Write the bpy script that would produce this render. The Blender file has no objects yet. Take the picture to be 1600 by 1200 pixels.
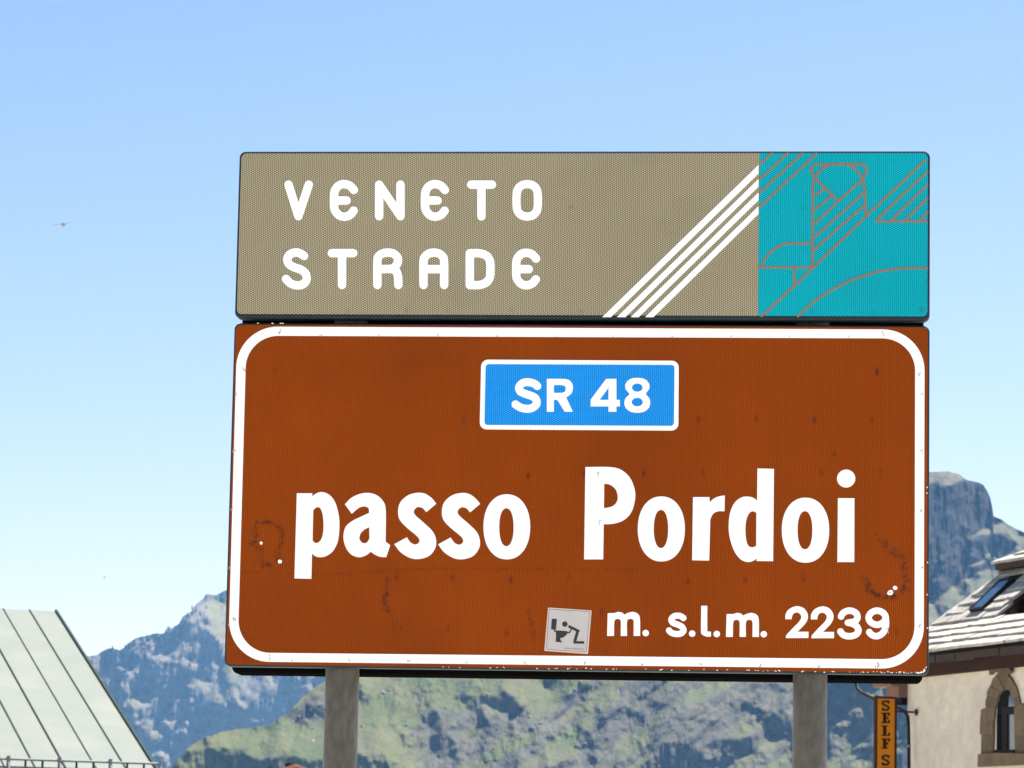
import bpy, bmesh, math, random
import numpy as np
from mathutils import Vector, Matrix
from mathutils.geometry import delaunay_2d_cdt, intersect_point_tri_2d

random.seed(7)
SC = bpy.context.scene
COL = SC.collection

# ------------------------------------------------------------------ camera
F_PX = 5800.0
CAM = np.array([0.4996, -6.5511, 1.6471])
PITCH, ROLL, YAW = 0.145559, -0.018945, 0.094080
def _rot(p, r, y):
    cx, sx, cy, sy, cr, sr = math.cos(p), math.sin(p), math.cos(y), math.sin(y), math.cos(r), math.sin(r)
    Rz = np.array([[cy, -sy, 0], [sy, cy, 0], [0, 0, 1]])
    Rx = np.array([[1, 0, 0], [0, cx, -sx], [0, sx, cx]])
    Ry = np.array([[cr, 0, sr], [0, 1, 0], [-sr, 0, cr]])
    return Rz @ Rx @ Ry
M = _rot(PITCH, ROLL, YAW)          # columns: right, forward, up
cam = bpy.data.cameras.new('camera'); cam_ob = bpy.data.objects.new('camera', cam); COL.objects.link(cam_ob)
cam.sensor_width = 36.0; cam.lens = F_PX / 1600 * 36.0
cam.clip_start = 0.1; cam.clip_end = 20000
mw = Matrix(((M[0,0], M[0,2], -M[0,1], CAM[0]), (M[1,0], M[1,2], -M[1,1], CAM[1]), (M[2,0], M[2,2], -M[2,1], CAM[2]), (0,0,0,1)))
cam_ob.matrix_world = mw
cam.dof.use_dof = True; cam.dof.focus_distance = 6.62; cam.dof.aperture_fstop = 46.0
SC.camera = cam_ob

# ------------------------------------------------------------------ light
SUN_AZ, SUN_EL = math.radians(50), math.radians(58)
world = bpy.data.worlds.new('World'); SC.world = world; world.use_nodes = True
wn, wl = world.node_tree.nodes, world.node_tree.links
bg = wn['Background']
sky = wn.new('ShaderNodeTexSky'); sky.sky_type = 'NISHITA'; sky.sun_disc = False
sky.sun_elevation = SUN_EL; sky.sun_rotation = SUN_AZ
sky.altitude = 600; sky.air_density = 1.0; sky.dust_density = 0.6; sky.ozone_density = 2.0
# clear mountain air: a slightly steeper fall from the pale horizon to the blue overhead
sp_, cb_ = wn.new('ShaderNodeSeparateColor'), wn.new('ShaderNodeCombineColor')
wl.new(sky.outputs[0], sp_.inputs[0])
for ch_i, (pw_, k_) in enumerate(((1.35, .575), (1.05, .735), (1.25, .60))):
    p_, m_ = wn.new('ShaderNodeMath'), wn.new('ShaderNodeMath'); p_.operation = 'POWER'; m_.operation = 'MULTIPLY'
    p_.inputs[1].default_value = pw_; m_.inputs[1].default_value = k_
    wl.new(sp_.outputs[ch_i], p_.inputs[0]); wl.new(p_.outputs[0], m_.inputs[0]); wl.new(m_.outputs[0], cb_.inputs[ch_i])
wl.new(cb_.outputs[0], bg.inputs[0]); bg.inputs[1].default_value = 0.05
sl = bpy.data.lights.new('sun', 'SUN'); sl.energy = 5.0; sl.angle = math.radians(0.53); sl.color = (1.0, 0.95, 0.87)
so = bpy.data.objects.new('sun', sl); COL.objects.link(so)
sd = Vector((math.sin(SUN_AZ)*math.cos(SUN_EL), math.cos(SUN_AZ)*math.cos(SUN_EL), math.sin(SUN_EL)))
so.rotation_euler = sd.to_track_quat('Z', 'Y').to_euler(); so.location = (20, 20, 40)
vs = SC.view_settings
SC.display_settings.display_device = 'sRGB'
vs.view_transform = 'Standard'; vs.look = 'None'; vs.gamma = 1.0; vs.use_curve_mapping = False
vs.exposure = 1.85
SC.render.engine = 'CYCLES'
SC.cycles.use_denoising = True
SC.cycles.max_bounces = 6

# ------------------------------------------------------------------ pixel rays -> places
def ray(px, py):
    d = M @ np.array([(px-800)/F_PX, 1.0, (600-py)/F_PX]); return d
def at(px, py, D): return CAM + ray(px, py)*D
def hit(px, py, p0, n):
    d = ray(px, py); p0 = np.asarray(p0, float); n = np.asarray(n, float)
    return CAM + d*(np.dot(p0-CAM, n)/np.dot(d, n))
def sgn(px, py, y=0.0):
    p = hit(px, py, (0, y, 0), (0, 1, 0)); return (p[0], p[2])

# ------------------------------------------------------------------ object helpers
def tag(o, label=None, cat=None, group=None, kind=None):
    if label: o['label'] = label
    if cat: o['category'] = cat
    if group: o['group'] = group
    if kind: o['kind'] = kind
    return o
def root_loc(o):
    while o.parent is not None: o = o.parent
    return np.array(o.location)
def empty(name, loc):
    o = bpy.data.objects.new(name, None); COL.objects.link(o); o.location = [float(v) for v in loc]
    o.empty_display_size = 0.1
    return o
def build(name, V, Fc, mat, parent=None, loc=None, smooth=False):
    """one mesh object from world-space vertices"""
    V = np.asarray(V, float).reshape(-1, 3)
    off = root_loc(parent) if parent is not None else (np.asarray(loc, float) if loc is not None else np.zeros(3))
    me = bpy.data.meshes.new(name); me.from_pydata((V-off).tolist(), [], [tuple(int(i) for i in f) for f in Fc]); me.update()
    if mat: me.materials.append(mat)
    if smooth: me.polygons.foreach_set('use_smooth', [True]*len(me.polygons))
    o = bpy.data.objects.new(name, me); COL.objects.link(o)
    if parent is not None: o.parent = parent
    elif loc is not None: o.location = [float(v) for v in loc]
    return o
def grid_obj(name, P, mat, parent=None, smooth=True, attr=None, loc=None):
    """P: (r,c,3) array -> quad grid mesh, fast"""
    r, c, _ = P.shape
    off = root_loc(parent) if parent is not None else (np.asarray(loc, float) if loc is not None else np.zeros(3))
    V = (P.reshape(-1, 3)-off).astype(np.float32)
    i = np.arange((r-1)*(c-1)); a = (i//(c-1))*c + i % (c-1)
    q = np.stack([a, a+1, a+c+1, a+c], 1).astype(np.int32)
    me = bpy.data.meshes.new(name)
    me.vertices.add(len(V)); me.vertices.foreach_set('co', V.ravel())
    me.loops.add(q.size); me.loops.foreach_set('vertex_index', q.ravel())
    me.polygons.add(len(q)); me.polygons.foreach_set('loop_start', np.arange(0, q.size, 4, dtype=np.int32))
    me.polygons.foreach_set('use_smooth', np.full(len(q), smooth))
    me.update(calc_edges=True)
    if mat: me.materials.append(mat)
    for k, a_ in (attr or {}).items():
        at_ = me.attributes.new(k, 'FLOAT', 'POINT'); at_.data.foreach_set('value', a_.astype(np.float32).ravel())
    o = bpy.data.objects.new(name, me); COL.objects.link(o)
    if parent is not None: o.parent = parent
    elif loc is not None: o.location = [float(v) for v in loc]
    return o
class MB:
    def __init__(s): s.V = []; s.F = []
    def add(s, V, Fc):
        b = len(s.V); s.V += [tuple(float(x) for x in v) for v in V]; s.F += [tuple(i+b for i in f) for f in Fc]
    def hexa(s, c):   # 8 corners: bottom ring 0-3, top ring 4-7
        s.add(c, [(3,2,1,0), (4,5,6,7), (0,1,5,4), (1,2,6,5), (2,3,7,6), (3,0,4,7)])
    def box(s, o, ax, ay, az, x0, x1, y0, y1, z0, z1):
        o, ax, ay, az = (np.asarray(v, float) for v in (o, ax, ay, az))
        P = lambda x, y, z: o+ax*x+ay*y+az*z
        s.hexa([P(x0,y0,z0), P(x1,y0,z0), P(x1,y1,z0), P(x0,y1,z0), P(x0,y0,z1), P(x1,y0,z1), P(x1,y1,z1), P(x0,y1,z1)])
    def tube(s, pts, r, n=10, cap=True):
        pts = [np.asarray(p, float) for p in pts]; rings = []
        rr = r if hasattr(r, '__len__') else [r]*len(pts)
        up = np.array([0.13, 0.37, 0.92])
        for i, p in enumerate(pts):
            t = pts[min(i+1, len(pts)-1)]-pts[max(i-1, 0)]; t = t/np.linalg.norm(t)
            if abs(np.dot(t, up)) > .95: up = np.array([0.97, 0.2, 0.1])
            a = np.cross(t, up); a /= np.linalg.norm(a); b = np.cross(t, a)
            rings.append([p+rr[i]*(a*math.cos(2*math.pi*k/n)+b*math.sin(2*math.pi*k/n)) for k in range(n)])
        V = [v for g in rings for v in g]; Fc = []
        for i in range(len(pts)-1):
            for k in range(n): Fc.append((i*n+k, i*n+(k+1) % n, (i+1)*n+(k+1) % n, (i+1)*n+k))
        if cap: Fc += [tuple(range(n))[::-1], tuple(range((len(pts)-1)*n, len(pts)*n))]
        s.add(V, Fc)
    def build(s, name, mat, parent=None, **k): return build(name, s.V, s.F, mat, parent, **k)

# ------------------------------------------------------------------ materials
def new_mat(name):
    m = bpy.data.materials.new(name); m.use_nodes = True
    return m, m.node_tree.nodes, m.node_tree.links, m.node_tree.nodes['Principled BSDF']
def mat(name, col, rough=.6, metal=0.0, var=.12, scale=8.0, bump=0.0, stretch=(1,1,1), spec=.5, dirt=None, dirt_amt=.5, dirt_scale=3.0):
    m, N, L, B = new_mat(name)
    B.inputs['Roughness'].default_value = rough; B.inputs['Metallic'].default_value = metal
    B.inputs['Specular IOR Level'].default_value = spec
    tc = N.new('ShaderNodeNewGeometry'); mp = N.new('ShaderNodeMapping'); mp.inputs['Scale'].default_value = stretch
    L.new(tc.outputs['Position'], mp.inputs[0])
    n = N.new('ShaderNodeTexNoise'); n.inputs['Scale'].default_value = scale; n.inputs['Detail'].default_value = 6; n.inputs['Roughness'].default_value = .62
    L.new(mp.outputs[0], n.inputs['Vector'])
    r = N.new('ShaderNodeMapRange'); r.inputs['From Min'].default_value = .3; r.inputs['From Max'].default_value = .7
    r.inputs['To Min'].default_value = 1-var; r.inputs['To Max'].default_value = 1+var
    L.new(n.outputs['Fac'], r.inputs[0])
    mx = N.new('ShaderNodeVectorMath'); mx.operation = 'SCALE'; mx.inputs[0].default_value = col[:3]
    L.new(r.outputs[0], mx.inputs['Scale']); out = mx.outputs[0]
    if dirt is not None:
        n2 = N.new('ShaderNodeTexNoise'); n2.inputs['Scale'].default_value = dirt_scale; n2.inputs['Detail'].default_value = 8
        L.new(mp.outputs[0], n2.inputs['Vector'])
        r2 = N.new('ShaderNodeMapRange'); r2.inputs['From Min'].default_value = .5; r2.inputs['From Max'].default_value = .75
        r2.inputs['To Max'].default_value = dirt_amt
        L.new(n2.outputs['Fac'], r2.inputs[0])
        mm = N.new('ShaderNodeMix'); mm.data_type = 'RGBA'; mm.inputs[7].default_value = (*dirt, 1)
        L.new(r2.outputs[0], mm.inputs[0]); L.new(out, mm.inputs[6]); out = mm.outputs[2]
    L.new(out, B.inputs['Base Color'])
    if bump:
        b = N.new('ShaderNodeBump'); b.inputs['Strength'].default_value = bump; b.inputs['Distance'].default_value = .02
        L.new(n.outputs['Fac'], b.inputs['Height']); L.new(b.outputs[0], B.inputs['Normal'])
    return m
def sheeting(name, col, hexa=.2, pitch=.0040, var=.05, stain=(.02,.012,.01)):
    """retroreflective sheeting: honeycomb cell print, faint blotches, stains from the mesh attribute"""
    m, N, L, B = new_mat(name)
    B.inputs['Roughness'].default_value = .5; B.inputs['Specular IOR Level'].default_value = .08
    g = N.new('ShaderNodeNewGeometry')
    k = 2*math.pi/(pitch*math.sqrt(3)/2)
    tot = None
    for a in (0, 60, 120):
        dp = N.new('ShaderNodeVectorMath'); dp.operation = 'DOT_PRODUCT'
        dp.inputs[1].default_value = (k*math.cos(math.radians(a)), 0, k*math.sin(math.radians(a)))
        L.new(g.outputs['Position'], dp.inputs[0])
        c = N.new('ShaderNodeMath'); c.operation = 'COSINE'; L.new(dp.outputs['Value'], c.inputs[0])
        if tot is None: tot = c.outputs[0]
        else:
            s = N.new('ShaderNodeMath'); s.operation = 'ADD'; L.new(tot, s.inputs[0]); L.new(c.outputs[0], s.inputs[1]); tot = s.outputs[0]
    r = N.new('ShaderNodeMapRange'); r.inputs['From Min'].default_value = -1.5; r.inputs['From Max'].default_value = 1.8
    r.inputs['To Min'].default_value = 1-hexa; r.inputs['To Max'].default_value = 1+hexa
    L.new(tot, r.inputs[0])
    n = N.new('ShaderNodeTexNoise'); n.inputs['Scale'].default_value = 2.6; n.inputs['Detail'].default_value = 5
    L.new(g.outputs['Position'], n.inputs['Vector'])
    r2 = N.new('ShaderNodeMapRange'); r2.inputs['From Min'].default_value = .3; r2.inputs['From Max'].default_value = .7
    r2.inputs['To Min'].default_value = 1-var; r2.inputs['To Max'].default_value = 1+var
    L.new(n.outputs['Fac'], r2.inputs[0])
    mu = N.new('ShaderNodeMath'); mu.operation = 'MULTIPLY'; L.new(r.outputs[0], mu.inputs[0]); L.new(r2.outputs[0], mu.inputs[1])
    sc = N.new('ShaderNodeVectorMath'); sc.operation = 'SCALE'; sc.inputs[0].default_value = col; L.new(mu.outputs[0], sc.inputs['Scale'])
    at_ = N.new('ShaderNodeAttribute'); at_.attribute_name = 'stain'
    mm = N.new('ShaderNodeMix'); mm.data_type = 'RGBA'; mm.inputs[7].default_value = (*stain, 1)
    L.new(at_.outputs['Fac'], mm.inputs[0]); L.new(sc.outputs[0], mm.inputs[6]); L.new(mm.outputs[2], B.inputs['Base Color'])
    return m

M_brown = sheeting('brown_sheeting', (.238, .042, .0008), .46, var=.13)
M_taupe = sheeting('taupe_sheeting', (.295, .264, .172), .66, var=.05)
M_teal = sheeting('teal_sheeting', (.001, .35, .43), .5, var=.05)
M_blue = sheeting('blue_sheeting', (.012, .265, .78), .5, var=.06)
M_white = sheeting('white_sheeting', (.90, .90, .88), .05, var=.02)
M_line = sheeting('emblem_line', (.225, .168, .125), .12)
M_rim = mat('panel_rim', (.018, .028, .034), rough=.65, var=.2, scale=30, spec=.1)
M_back = mat('panel_back', (.004, .004, .004), rough=1.0, spec=.0)
M_post = mat('galvanised_post', (.078, .072, .060), rough=.5, metal=0.15, var=.32, scale=16, stretch=(5, 5, 2.4), dirt=(.058,.052,.040), dirt_amt=.65, dirt_scale=4.5, bump=.2, spec=.4)
M_paper = mat('sticker_paper', (.46, .44, .43), rough=.55, var=.04, scale=40)
M_paper_edge = mat('sticker_edge', (.60, .47, .40), rough=.55, var=.05)
M_ink = mat('sticker_ink', (.012, .013, .014), rough=.5)
M_inkline = mat('sticker_outline', (.10, .11, .13), rough=.5)
M_redink = mat('sticker_red_ink', (.30, .16, .14), rough=.5)

# ------------------------------------------------------------------ flat shapes (letters, stripes)
def smooth_path(pts, closed=True, n=6):
    """points (x,y) are smooth, (x,y,1) are corners; Catmull-Rom between corners"""
    P = [np.array(p[:2], float) for p in pts]; C = [len(p) > 2 for p in pts]; m = len(P); out = []
    for i in range(m if closed else m-1):
        a, b = i, (i+1) % m
        p1, p2 = P[a], P[b]
        if C[a] and C[b]: out.append(p1); continue
        p0 = P[a-1] if (not C[a] and (closed or a > 0)) else p1-(p2-p1)
        p3 = P[(b+1) % m] if (not C[b] and (closed or b < m-1)) else p2+(p2-p1)
        for k in range(n):
            t = k/n
            out.append(.5*(2*p1+(p2-p0)*t+(2*p0-5*p1+4*p2-p3)*t*t+(3*p1-p0-3*p2+p3)*t**3))
    if not closed: out.append(P[-1])
    return [tuple(p) for p in out]
def ell(cx, cy, rx, ry, n=40, e=2.0):
    o = []
    for k in range(n):
        c, s = math.cos(2*math.pi*k/n), math.sin(2*math.pi*k/n)
        o.append((cx+rx*math.copysign(abs(c)**(2/e), c), cy+ry*math.copysign(abs(s)**(2/e), s)))
    return o
def stroke(pts, w, cap='round', closed=False, n=5):
    """list of polygons whose union is the stroked path"""
    P = [np.array(p[:2]) for p in smooth_path(pts, closed, n)]
    if closed: P.append(P[0])
    out = []; h = w/2
    for i in range(len(P)-1):
        d = P[i+1]-P[i]; l = np.linalg.norm(d)
        if l < 1e-9: continue
        nrm = np.array([-d[1], d[0]])/l*h
        out.append([tuple(P[i]+nrm), tuple(P[i+1]+nrm), tuple(P[i+1]-nrm), tuple(P[i]-nrm)])
        if i > 0 or (cap == 'round' and not closed): out.append(ell(P[i][0], P[i][1], h, h, 16))
    if cap == 'round': out.append(ell(P[-1][0], P[-1][1], h, h, 16))
    return out
def tri_union(polys, holes=()):
    V, E_, Fc = [], [], []
    for p in polys:
        ar = sum(p[i-1][0]*p[i][1]-p[i][0]*p[i-1][1] for i in range(len(p)))
        if ar < 0: p = p[::-1]
        b = len(V); V += [Vector(q[:2]) for q in p]; Fc.append(list(range(b, b+len(p))))
    for p in holes:
        b = len(V); V += [Vector(q[:2]) for q in p]; E_ += [(b+i, b+(i+1) % len(p)) for i in range(len(p))]
    v, e, f, ov, oe, of = delaunay_2d_cdt(V, E_, Fc, 0, 1e-6)
    def inside(pt, poly):
        x, y = pt; c = False; j = len(poly)-1
        for i in range(len(poly)):
            xi, yi = poly[i][:2]; xj, yj = poly[j][:2]
            if (yi > y) != (yj > y) and x < (xj-xi)*(y-yi)/(yj-yi)+xi: c = not c
            j = i
        return c
    T = []
    for t, o in zip(f, of):
        if not o: continue
        c = sum((v[i] for i in t), Vector((0, 0)))/len(t)
        if any(inside(c, h) for h in holes): continue
        T.append(t)
    return v, T
def film(name, polys, holes, mat_, parent, y, th=.0005, to=None, frame=None):
    """thin raised film: polygons -> triangulated front plus edge walls. to(x,y)->3D point of the front face; back is th behind along +y (or frame normal)"""
    v, T = tri_union(polys, holes)
    back = np.array([0, th, 0]) if frame is None else np.asarray(frame)*th
    F3 = [np.asarray(to(p.x, p.y), float) for p in v]
    used = sorted({i for t in T for i in t}); mp = {u: k for k, u in enumerate(used)}
    n = len(used)
    V = [F3[u] for u in used]+[F3[u]+back for u in used]
    # orient front to the camera
    Fc = []; cnt = {}
    for t in T:
        a = [mp[i] for i in t]
        nn = np.cross(V[a[1]]-V[a[0]], V[a[2]]-V[a[0]])
        if np.dot(nn, back) > 0: a = a[::-1]
        Fc.append(tuple(a))
        for i in range(len(a)):
            e = (a[i], a[(i+1) % len(a)]); cnt[e] = 1
    for (i, j) in list(cnt):
        if (j, i) not in cnt: Fc.append((j, i, i+n, j+n))
    return build(name, V, Fc, mat_, parent)
def zoomer(ox, oy, s, y):
    """traced figures are given in the pixels of an enlarged view; map them on the sign plane at depth y"""
    def to(x, yy):
        q = sgn(ox+x/s, oy+yy/s, y); return (q[0], y, q[1])
    return to
def rrect_px(tl, tr, br, bl, r, n=8):
    """rounded quad"""
    P = [np.array(p, float) for p in (tl, tr, br, bl)]; out = []
    for i in range(4):
        a, b, c = P[i-1], P[i], P[(i+1) % 4]
        u = (a-b)/np.linalg.norm(a-b); w = (c-b)/np.linalg.norm(c-b)
        for k in range(n+1):
            t = k/n*math.pi/2
            out.append(tuple(b+u*r*(1-math.sin(t))+w*r*(1-math.cos(t))))
    return out

# ================================================================== LARGE STRUCTURE
# ------------------------------------------------------------------ ground
M_meadow = mat('valley_meadow', (.070, .085, .035), rough=.95, var=.3, scale=.05, dirt=(.12, .11, .08), dirt_amt=.6, dirt_scale=.02)
M_ground = mat('gravel_ground', (.45, .42, .37), rough=.95, var=.2, scale=.35, bump=.4)
n_ = 61
gx = np.sign(np.linspace(-1, 1, n_))*np.abs(np.linspace(-1, 1, n_))**2*6300
gp = np.zeros((n_, n_, 3)); gp[:, :, 0] = gx[None, :]; gp[:, :, 1] = gx[:, None]+200
ground = tag(grid_obj('ground', gp, M_meadow), 'green valley meadow running to the mountains', kind='structure')
gp = np.zeros((41, 41, 3)); gp[:, :, 0] = np.linspace(-75, 75, 41)[None, :]; gp[:, :, 1] = np.linspace(-75, 95, 41)[:, None]; gp[:, :, 2] = .006
tag(grid_obj('bounce_yard', gp, M_ground), 'unseen pale gravel yard added under the sign to bounce light', kind='structure')  # unseen sheet, added pale so sunlight bounces up onto the sign

# ------------------------------------------------------------------ mountains
def terrain_mat(name, rock, rock2, grass, grass2, scale, lo, hi, wood=None):
    m, N, L, B = new_mat(name)
    B.inputs['Roughness'].default_value = .95; B.inputs['Specular IOR Level'].default_value = .1
    g = N.new('ShaderNodeNewGeometry')
    def noise(s, d=8, ro=.6):
        n = N.new('ShaderNodeTexNoise'); n.inputs['Scale'].default_value = s; n.inputs['Detail'].default_value = d; n.inputs['Roughness'].default_value = ro
        L.new(g.outputs['Position'], n.inputs['Vector']); return n.outputs['Fac']
    def rng(src, a, b, c=0., d=1.):
        r = N.new('ShaderNodeMapRange'); r.inputs['From Min'].default_value = a; r.inputs['From Max'].default_value = b
        r.inputs['To Min'].default_value = c; r.inputs['To Max'].default_value = d; L.new(src, r.inputs[0]); return r.outputs[0]
    def mix(f, a, b):
        x = N.new('ShaderNodeMix'); x.data_type = 'RGBA'; L.new(f, x.inputs[0])
        for k, c in ((6, a), (7, b)):
            if isinstance(c, tuple): x.inputs[k].default_value = (*c, 1)
            else: L.new(c, x.inputs[k])
        return x.outputs[2]
    n1, n2, n3 = noise(scale), noise(scale*4), noise(scale*.35)
    R = mix(rng(n2, .35, .65), rock, rock2)
    G = mix(rng(n1, .38, .62), grass, grass2)
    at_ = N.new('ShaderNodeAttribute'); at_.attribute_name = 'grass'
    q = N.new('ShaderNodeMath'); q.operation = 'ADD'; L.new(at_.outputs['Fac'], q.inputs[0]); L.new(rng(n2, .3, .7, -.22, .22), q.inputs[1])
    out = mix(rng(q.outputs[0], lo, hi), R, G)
    L.new(out, B.inputs['Base Color'])
    b = N.new('ShaderNodeBump'); b.inputs['Strength'].default_value = .8; b.inputs['Distance'].default_value = 1.2/scale*.05
    L.new(n2, b.inputs['Height']); L.new(b.outputs[0], B.inputs['Normal'])
    return m
M_far = terrain_mat('far_slope', (.125,.118,.11), (.075,.07,.07), (.075,.085,.04), (.12,.11,.07), .035, .35, .65)
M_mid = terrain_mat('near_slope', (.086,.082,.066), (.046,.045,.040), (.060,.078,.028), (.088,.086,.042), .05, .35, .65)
M_cliff = terrain_mat('cliff_slope', (.034,.033,.034), (.016,.016,.018), (.055,.062,.036), (.095,.088,.062), .04, .35, .65)  # rock darkened for the shaded cliff, grass paled for its sunlit slopes

rs = np.random.RandomState(11)
def grf(shape, lx, ly, seed, octaves=5, ang=0., gain=.55):
    """fractal gaussian noise, feature size lx, ly (cells), rotated by ang"""
    r = np.random.RandomState(seed); h, w = shape
    ky = np.fft.fftfreq(h)[:, None]; kx = np.fft.rfftfreq(w)[None, :]
    ca, sa = math.cos(ang), math.sin(ang)
    out = np.zeros(shape); amp = 1.; tot = 0
    for o in range(octaves):
        a, b = lx/2**o, ly/2**o
        u = kx*ca+ky*sa; v = -kx*sa+ky*ca
        flt = np.exp(-2*(math.pi**2)*((u*a*.35)**2+(v*b*.35)**2))
        f = np.fft.irfft2(np.fft.rfft2(r.randn(h, w))*flt, s=shape); f /= f.std()+1e-9
        out += amp*f; tot += amp*amp; amp *= gain
    return out/math.sqrt(tot)
def blur(A, s):
    h, w = A.shape
    Ap = np.pad(A, int(4*s)+1, mode='edge')
    ky = np.fft.fftfreq(Ap.shape[0])[:, None]; kx = np.fft.rfftfreq(Ap.shape[1])[None, :]
    f = np.fft.irfft2(np.fft.rfft2(Ap)*np.exp(-2*math.pi**2*s*s*(kx**2+ky**2)), s=Ap.shape)
    p = int(4*s)+1
    return f[p:p+h, p:p+w]
def raster(polys, X, Y):
    m = np.zeros(X.shape, bool)
    for poly in polys:
        c = np.zeros(X.shape, bool); j = len(poly)-1
        for i in range(len(poly)):
            xi, yi = poly[i]; xj, yj = poly[j]
            if yi != yj: c ^= ((yi > Y) != (yj > Y)) & (X < (xj-xi)*(Y-yi)/(yj-yi)+xi)
            j = i
        m |= c
    return m.astype(float)

def relief(name, x0, x1, ytop, D0, skyline, default, lit, shade, seed, step=2.5, rough=1.0, strata=0., lean=0., slope_lit=30., slope_sh=73., mat_=None, label='', jag=1.5, mixn=.25, back=1.35, grassf=None, crack=0., crack_ang=0., ribs=1.):
    """A hillside built from its visible slopes: gentle where the sun reaches it, cliff where it stands in its own shade."""
    xs = np.arange(x0, x1+step, step); ys = np.arange(ytop, 1500, step)
    X, Y = np.meshgrid(xs, ys)
    sh = X.shape
    wx = grf(sh, 14, 14, seed, 4)*5.0; wy = grf(sh, 14, 14, seed+1, 4)*5.0
    m = np.full(sh, float(default))
    ml = raster(lit, X+wx*.8, Y+wy*.8); ms = raster(shade, X+wx*.8, Y+wy*.8)
    m = np.where(ml > .5, 1., m); m = np.where(ms > .5, 0., m)
    ang = -.62 if strata else 0.
    n1 = grf(sh, 46 if strata else 16, 9 if strata else 16, seed+2, 5, ang)
    cr = np.clip(1-np.abs(grf(sh, 40, 9, seed+12, 3, crack_ang))*5.5, 0, 1)+.6*np.clip(1-np.abs(grf(sh, 16, 5, seed+13, 3, crack_ang+.25))*5.5, 0, 1)
    n2 = grf(sh, 9, 5, seed+3, 3, ang)
    m = blur(m, .8)
    m = np.clip(m + mixn*np.clip(n1-.35, -1.2, 1.2)*(1+.6*strata*(X > 840)) + .12*n2, -.1, 1.15)
    m = m-crack*cr*(1+.0*X)*np.where(strata > 0, 1/(1+np.exp(-((X-1010)*150+(Y-1050)*395)/422/14.))*.85+.15, 1)
    alpha = np.radians(slope_sh+(slope_lit-slope_sh)*np.clip(m, -.15, 1.1))
    e = (1452-Y+(X-800)*.019)/F_PX
    gdn = -1./F_PX/np.clip(np.tan(alpha)-e, .12, 12)*step       # d lnD per row downwards
    gup_x = (lean+.0)*np.ones(sh)*step/F_PX + grf(sh, 26, 40, seed+4, 4)*.30/F_PX*step*rough
    # integrate the slopes (weighted Poisson with mirrored edges)
    def dct_solve(Gy, Gx, wyy=1., wxx=.08):
        h, w = sh
        div = np.zeros(sh)
        gy = Gy.copy(); gy[-1, :] = 0; gx_ = Gx.copy(); gx_[:, -1] = 0
        div += wyy*(gy-np.vstack([np.zeros((1, w)), gy[:-1]]))
        div += wxx*(gx_-np.hstack([np.zeros((h, 1)), gx_[:, :-1]]))
        D = np.block([[div, div[:, ::-1]], [div[::-1], div[::-1, ::-1]]])
        Fq = np.fft.rfft2(D)
        lam = wyy*(2*np.cos(2*math.pi*np.fft.fftfreq(2*h))-2)[:, None]+wxx*(2*np.cos(2*math.pi*np.fft.rfftfreq(2*w))-2)[None, :]
        lam[0, 0] = 1; Fq /= lam; Fq[0, 0] = 0
        return np.fft.irfft2(Fq, s=D.shape)[:h, :w]
    Lg = dct_solve(gdn, gup_x)
    Lg -= Lg[np.argmin(abs(ys-1420))].mean()
    # boulders, ledges and small crags
    det = grf(sh, 7, 6, seed+5, 4, ang); crag = np.maximum(grf(sh, 10, 10, seed+6, 3, ang), 0)**1.5
    rib = grf(sh, 5, 26, seed+7, 3)
    Lg = Lg+rough*(det*.00022+crag*(-.0005))+ribs*rough*rib*.00030*(1-np.clip(m, 0, 1))
    # skyline and mesh
    sx = np.array([p[0] for p in skyline], float); sy = np.array([p[1] for p in skyline], float)
    jn = grf((8, len(xs)), 10, 4, seed+8, 4)[3]
    top = np.interp(xs, sx, sy)+jn*jag
    nr = int((1490-top.min())/step*.95)
    t = np.linspace(0, 1, nr)[:, None]
    YY = 1490+(top[None, :]-1490)*t
    fi = np.clip((YY-ytop)/step, 0, len(ys)-1.001); i0 = fi.astype(int); fr = fi-i0
    ci = np.arange(len(xs))[None, :].repeat(nr, 0)
    LL = Lg[i0, ci]*(1-fr)+Lg[i0+1, ci]*fr
    D = D0*np.exp(LL)
    dirs = np.einsum('ij,rcj->rci', M, np.stack([(np.repeat(xs[None, :], nr, 0)-800)/F_PX, np.ones((nr, len(xs))), (600-YY)/F_PX], 2))
    P = CAM+dirs*D[:, :, None]
    last = P[-1]; rows = [P]
    for k, (fd, fz) in enumerate(((1.02, .97), (1.12, .7), (back, -.02))):
        q = last.copy(); q[:, 0] = CAM[0]+(last[:, 0]-CAM[0])*fd; q[:, 1] = CAM[1]+(last[:, 1]-CAM[1])*fd; q[:, 2] = last[:, 2]*fz-(2 if fz < 0 else 0)
        rows.append(q[None])
    P = np.concatenate(rows, 0)
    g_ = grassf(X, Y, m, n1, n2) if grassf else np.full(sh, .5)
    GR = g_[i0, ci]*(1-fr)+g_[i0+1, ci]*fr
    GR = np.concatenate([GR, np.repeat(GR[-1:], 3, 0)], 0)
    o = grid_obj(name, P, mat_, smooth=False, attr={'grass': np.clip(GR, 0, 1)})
    tag(o, label, kind='structure')
    def probe(px, py):
        i = int(np.clip((py-ytop)/step, 0, len(ys)-1)); j = int(np.clip((px-x0)/step, 0, len(xs)-1))
        return at(px, py, D0*math.exp(Lg[i, j]))
    return o, probe

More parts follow.
